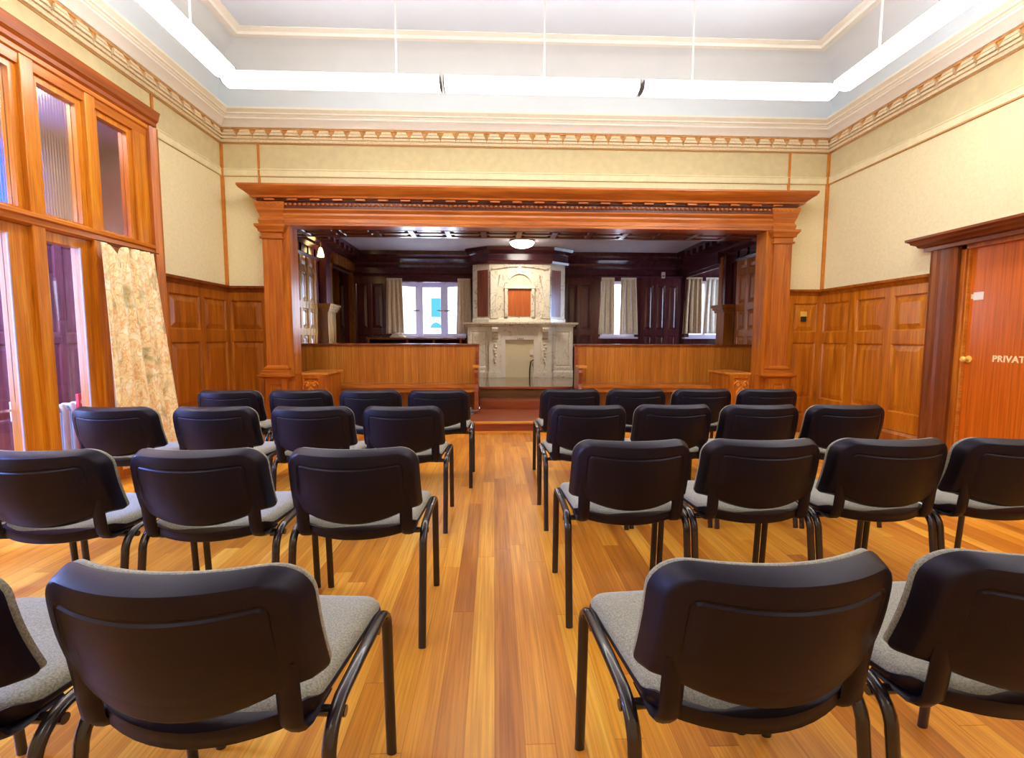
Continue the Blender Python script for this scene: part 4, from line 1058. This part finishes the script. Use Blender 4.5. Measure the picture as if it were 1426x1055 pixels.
def build_chair():
    root = bpy.data.objects.new('stacking_chair', None); col.objects.link(root); root.empty_display_size = .1
    # plastic outer shell of the backrest
    bm = BM()
    rg = loops(bm, [(ins(.014), -.046), (ins(.003), -.046), (ins(0), -.042), (ins(.001), -.036), (ins(.012), -.008), (ins(.016), -.002), (ins(.022), .0), (ins(.050), .001), (ins(.053), (.001, -.002)), (ins(.056), (.001, -.002)), (ins(.060), (.0015, .002)), (ins(.078), .002), (ins(.105), .003)])
    capring(bm, rg[-1]); capring(bm, rg[0])
    obj('backrest', bm, M_plastic, root, smooth=35)
    bm = BM()
    rg = loops(bm, [(ins(.008), -.044), (ins(.002), -.050), (ins(.003), -.060), (ins(.012), -.068), (ins(.035), -.073), (ins(.07), -.074), (ins(.105), -.075)])
    capring(bm, rg[-1]); capring(bm, rg[0])
    obj('back_cushion', bm, M_fabric, root, smooth=60)
    # brackets from the shell to the seat frame
    for s_ in (-1, 1):
        bm = BM(); x = s_*.19
        pts = [(x, -.226, .59), (x, -.218, .54), (x, -.212, .49), (x, -.206, .455), (x, -.190, .434), (x, -.17, .426), (x, -.08, .426)]
        tube(bm, pts, .024, .010, side=(1, 0, 0), seg=10); obj('back_bracket', bm, M_plastic, root, smooth=60)
    # seat
    def seat_out(d_, n=8):
        r = .055; hw_r, hw_f, y0, y1 = .216, .232, -.182, .235
        pts = []
        for (cx_, cy_, a0) in ((hw_f-r, y1-r, 0), (-hw_f+r, y1-r, PI/2), (-hw_r+r, y0+r, PI), (hw_r-r, y0+r, 1.5*PI)):
            for i in range(n+1):
                a = a0+PI/2*i/n; k = max(.004, r-d_); pts.append([cx_+k*math.cos(a), cy_+k*math.sin(a)])
        out = []
        for p, q in zip(pts, pts[1:]+pts[:1]):
            out.append(p); m_ = int(math.hypot(q[0]-p[0], q[1]-p[1])/.03)
            for k in range(1, m_): out.append([p[0]+(q[0]-p[0])*k/m_, p[1]+(q[1]-p[1])*k/m_])
        for p in out:
            if p[1] < -.1: p[1] -= .058*max(0, 1-(p[0]/.2)**2)*min(1, (-.1-p[1])/.08)
        return out
    def seat_mesh(ls, lift=0):
        bm = BM(); rings = []
        for d_, z in ls:
            o_ = seat_out(0); c0 = seat_out(min(d_, .05)); sc = 1 if d_ <= .05 else 1-(d_-.05)/.2
            rings.append([bm.verts.new((p[0]*sc, p[1]*sc+.015*(1-sc), z+lift*(1 if z > .442 else 0)*min(1, max(0, -p[1]-.12)/.05)+.012*max(0, -p[1]*sc)-.016*max(0, 1-(p[0]*sc/.2)**2)*min(1, max(0, -p[1]*sc-.1)/.1)-.03*max(0, p[1]*sc-.15)/.09*.5)) for p in c0])
        n = len(rings[0])
        for a, b_ in zip(rings, rings[1:]):
            for i in range(n): bm.faces.new((a[i], a[(i+1) % n], b_[(i+1) % n], b_[i]))
        bm.faces.new(rings[0]); bm.faces.new(rings[-1]); return bm
    obj('seat', seat_mesh([(.012, .444), (.001, .448), (-.001, .462), (.010, .474), (.03, .479), (.05, .481), (.12, .4805), (.2, .479)]), M_fabric, root, smooth=60)
    obj('seat_shell', seat_mesh([(.10, .424), (.04, .426), (.012, .430), (.000, .438), (-.004, .446), (-.003, .451), (.004, .452)], lift=.021), M_plastic, root, smooth=60)
    # oval-tube side frames
    HX = .2465
    for s_ in (-1, 1):
        x = s_*HX
        rear = [(x, -.236, 0), (x, -.214, .15), (x, -.190, .30), (x, -.182, .355)]
        top = [(x, -.182, .355)]+[(x, -.181+.085*(1-math.cos(a)), .360+.080*math.sin(a)) for a in [PI/2*k/7 for k in range(8)]]+[(x, .0, .445)]+[(x, .145+.058*math.sin(a), .397+.050*math.cos(a)) for a in [PI/2*k/7 for k in range(8)]]+[(x, .207, .36)]
        front = [(x, .207, .36), (x, .211, .25), (x, .220, .10), (x, .226, 0)]
        bm = BM(); tube(bm, rear, .0148, .010, seg=12); obj('leg', bm, M_steel, root, smooth=60)
        bm = BM(); tube(bm, front, .0148, .010, seg=12); obj('leg', bm, M_steel, root, smooth=60)
        bm = BM(); tube(bm, top, .0150, .0105, seg=12); obj('side_rail', bm, M_steel, root, smooth=60)
    for y, hx in ((-.13, .2622), (.14, .248)):
        bm = BM(); tube(bm, [(-hx, y, .418), (hx, y, .418)], .011, .011, side=(0, 0, 1), seg=10); obj('cross_bar', bm, M_steel, root, smooth=60)
    return root
chair0 = build_chair()
kids = [o for o in bpy.data.objects if o.parent == chair0]
used = [False]
def place(x, y, rz, label):
    if not used[0]: r_ = chair0; used[0] = True
    else:
        r_ = chair0.copy(); col.objects.link(r_)
        for k in kids:
            q = k.copy(); col.objects.link(q); q.parent = r_
    r_.location = (x, y, 0); r_.rotation_euler = (0, 0, math.radians(rz))
    tag(r_, label, 'chair', 'stacking chairs set out in rows')
ROWN = {1: 'row nearest the viewer', 2: 'second row from the viewer', 3: 'third row from the viewer', 4: 'row nearest the stage'}
POS = ['beside the centre aisle', 'second from the centre aisle', 'third from the centre aisle', 'fourth from the centre aisle']
LEFT = {1: [(-.552, 1.076, -4), (-1.10, 1.075, -4)],
        2: [(-.52, 1.985, 0), (-1.075, 1.985, 0), (-1.625, 1.985, -1), (-2.165, 1.99, 0)],
        3: [(-.54, 3.06, 0), (-1.068, 3.06, 0), (-1.62, 3.06, -1), (-2.18, 3.06, -2)],
        4: [(-.43, 3.93, 0), (-.957, 3.95, 0), (-1.484, 3.95, 0), (-2.011, 3.94, 0)]}
RIGHT = {1: [(.507, 1.075, 4.5), (1.058, 1.09, 2)],
         2: [(.55, 2.095, 0), (1.078, 2.10, 0), (1.606, 2.10, 0), (2.134, 2.10, 0)],
         3: [(.562, 3.08, 0), (1.092, 3.10, 0), (1.620, 3.08, 0), (2.148, 3.07, 0)],
         4: [(.60, 3.98, 0), (1.128, 3.99, 0), (1.656, 3.99, 0), (2.184, 3.98, 0)]}
for side, D in (('left', LEFT), ('right', RIGHT)):
    for rw in (1, 2, 3, 4):
        for k, (x, y, rz) in enumerate(D[rw]):
            place(x, y, rz, f'black-backed grey-seated chair {POS[k]}, {side} block, {ROWN[rw]}')

# ------------------------------------------------------------------ world, daylight and added lights
wd_ = bpy.data.worlds.new('daylight'); scn.world = wd_; wd_.use_nodes = True
bg = wd_.node_tree.nodes['Background']; bg.inputs['Color'].default_value = (.72, .84, 1, 1); bg.inputs['Strength'].default_value = 5.0
def area(name, loc, rot, sx, sy, power, c):
    l_ = bpy.data.lights.new(name, 'AREA'); l_.shape = 'RECTANGLE'; l_.size = sx; l_.size_y = sy; l_.energy = power; l_.color = c
    o = bpy.data.objects.new(name, l_); col.objects.link(o); o.location = loc; o.rotation_euler = rot; return o
area('added_recess_light', (5.6, 8.85, 1.95), (0, math.radians(80), 0), 1.3, 1.4, 25, (.55, .68, 1))  # added blue light outside the made-up recess window
area('daylight_corridor', (-5.3, 2.0, 1.6), (0, math.radians(-90), 0), 2.0, 1.3, 420, (.34, .58, 1))
area('daylight_corridor_small', (-5.2, 4.9, 2.75), (0, math.radians(-100), 0), .6, .5, 60, (.3, .55, 1))
area('added_corridor_light', (-4.0, 3.6, 3.25), (0, 0, 0), .5, 1.6, 120, (1, .9, .78))  # added warm light that brightens the corridor, no fitting modelled
def aim(o, p):
    o.rotation_euler = (Vector(p)-o.location).to_track_quat('-Z', 'Y').to_euler()
o = area('daylight_on_floor', (-4.6, 1.7, 2.2), (0, 0, 0), 1.0, 1.0, 90, (.14, .34, 1)); o.data.spread = math.radians(60)
o.rotation_euler = (Vector((-2.2, 2.1, 0))-o.location).to_track_quat('-Z', 'Y').to_euler()
o = area('added_panel_beam', (4.25, 9.40, 1.85), (0, 0, 0), .5, .7, 20, (.25, .48, 1)); o.data.spread = math.radians(15); aim(o, (AL, 7.55, 1.35))  # added narrow blue beam aimed to tint the left alcove panels
area('alcove_lamp_glow', (.47, 8.3, 2.66), (0, 0, 0), .36, .36, 15, (1, .9, .76))
area('daylight_bay', (-1.27, 10.9, 1.9), (math.radians(-90), 0, 0), 1.6, 1.2, 60, (.75, .85, 1))

scn.view_settings.view_transform = 'Standard'
scn.view_settings.look = 'None'
scn.view_settings.exposure = 0.35
scn.cycles.max_bounces = 8
scn.cycles.use_denoising = True
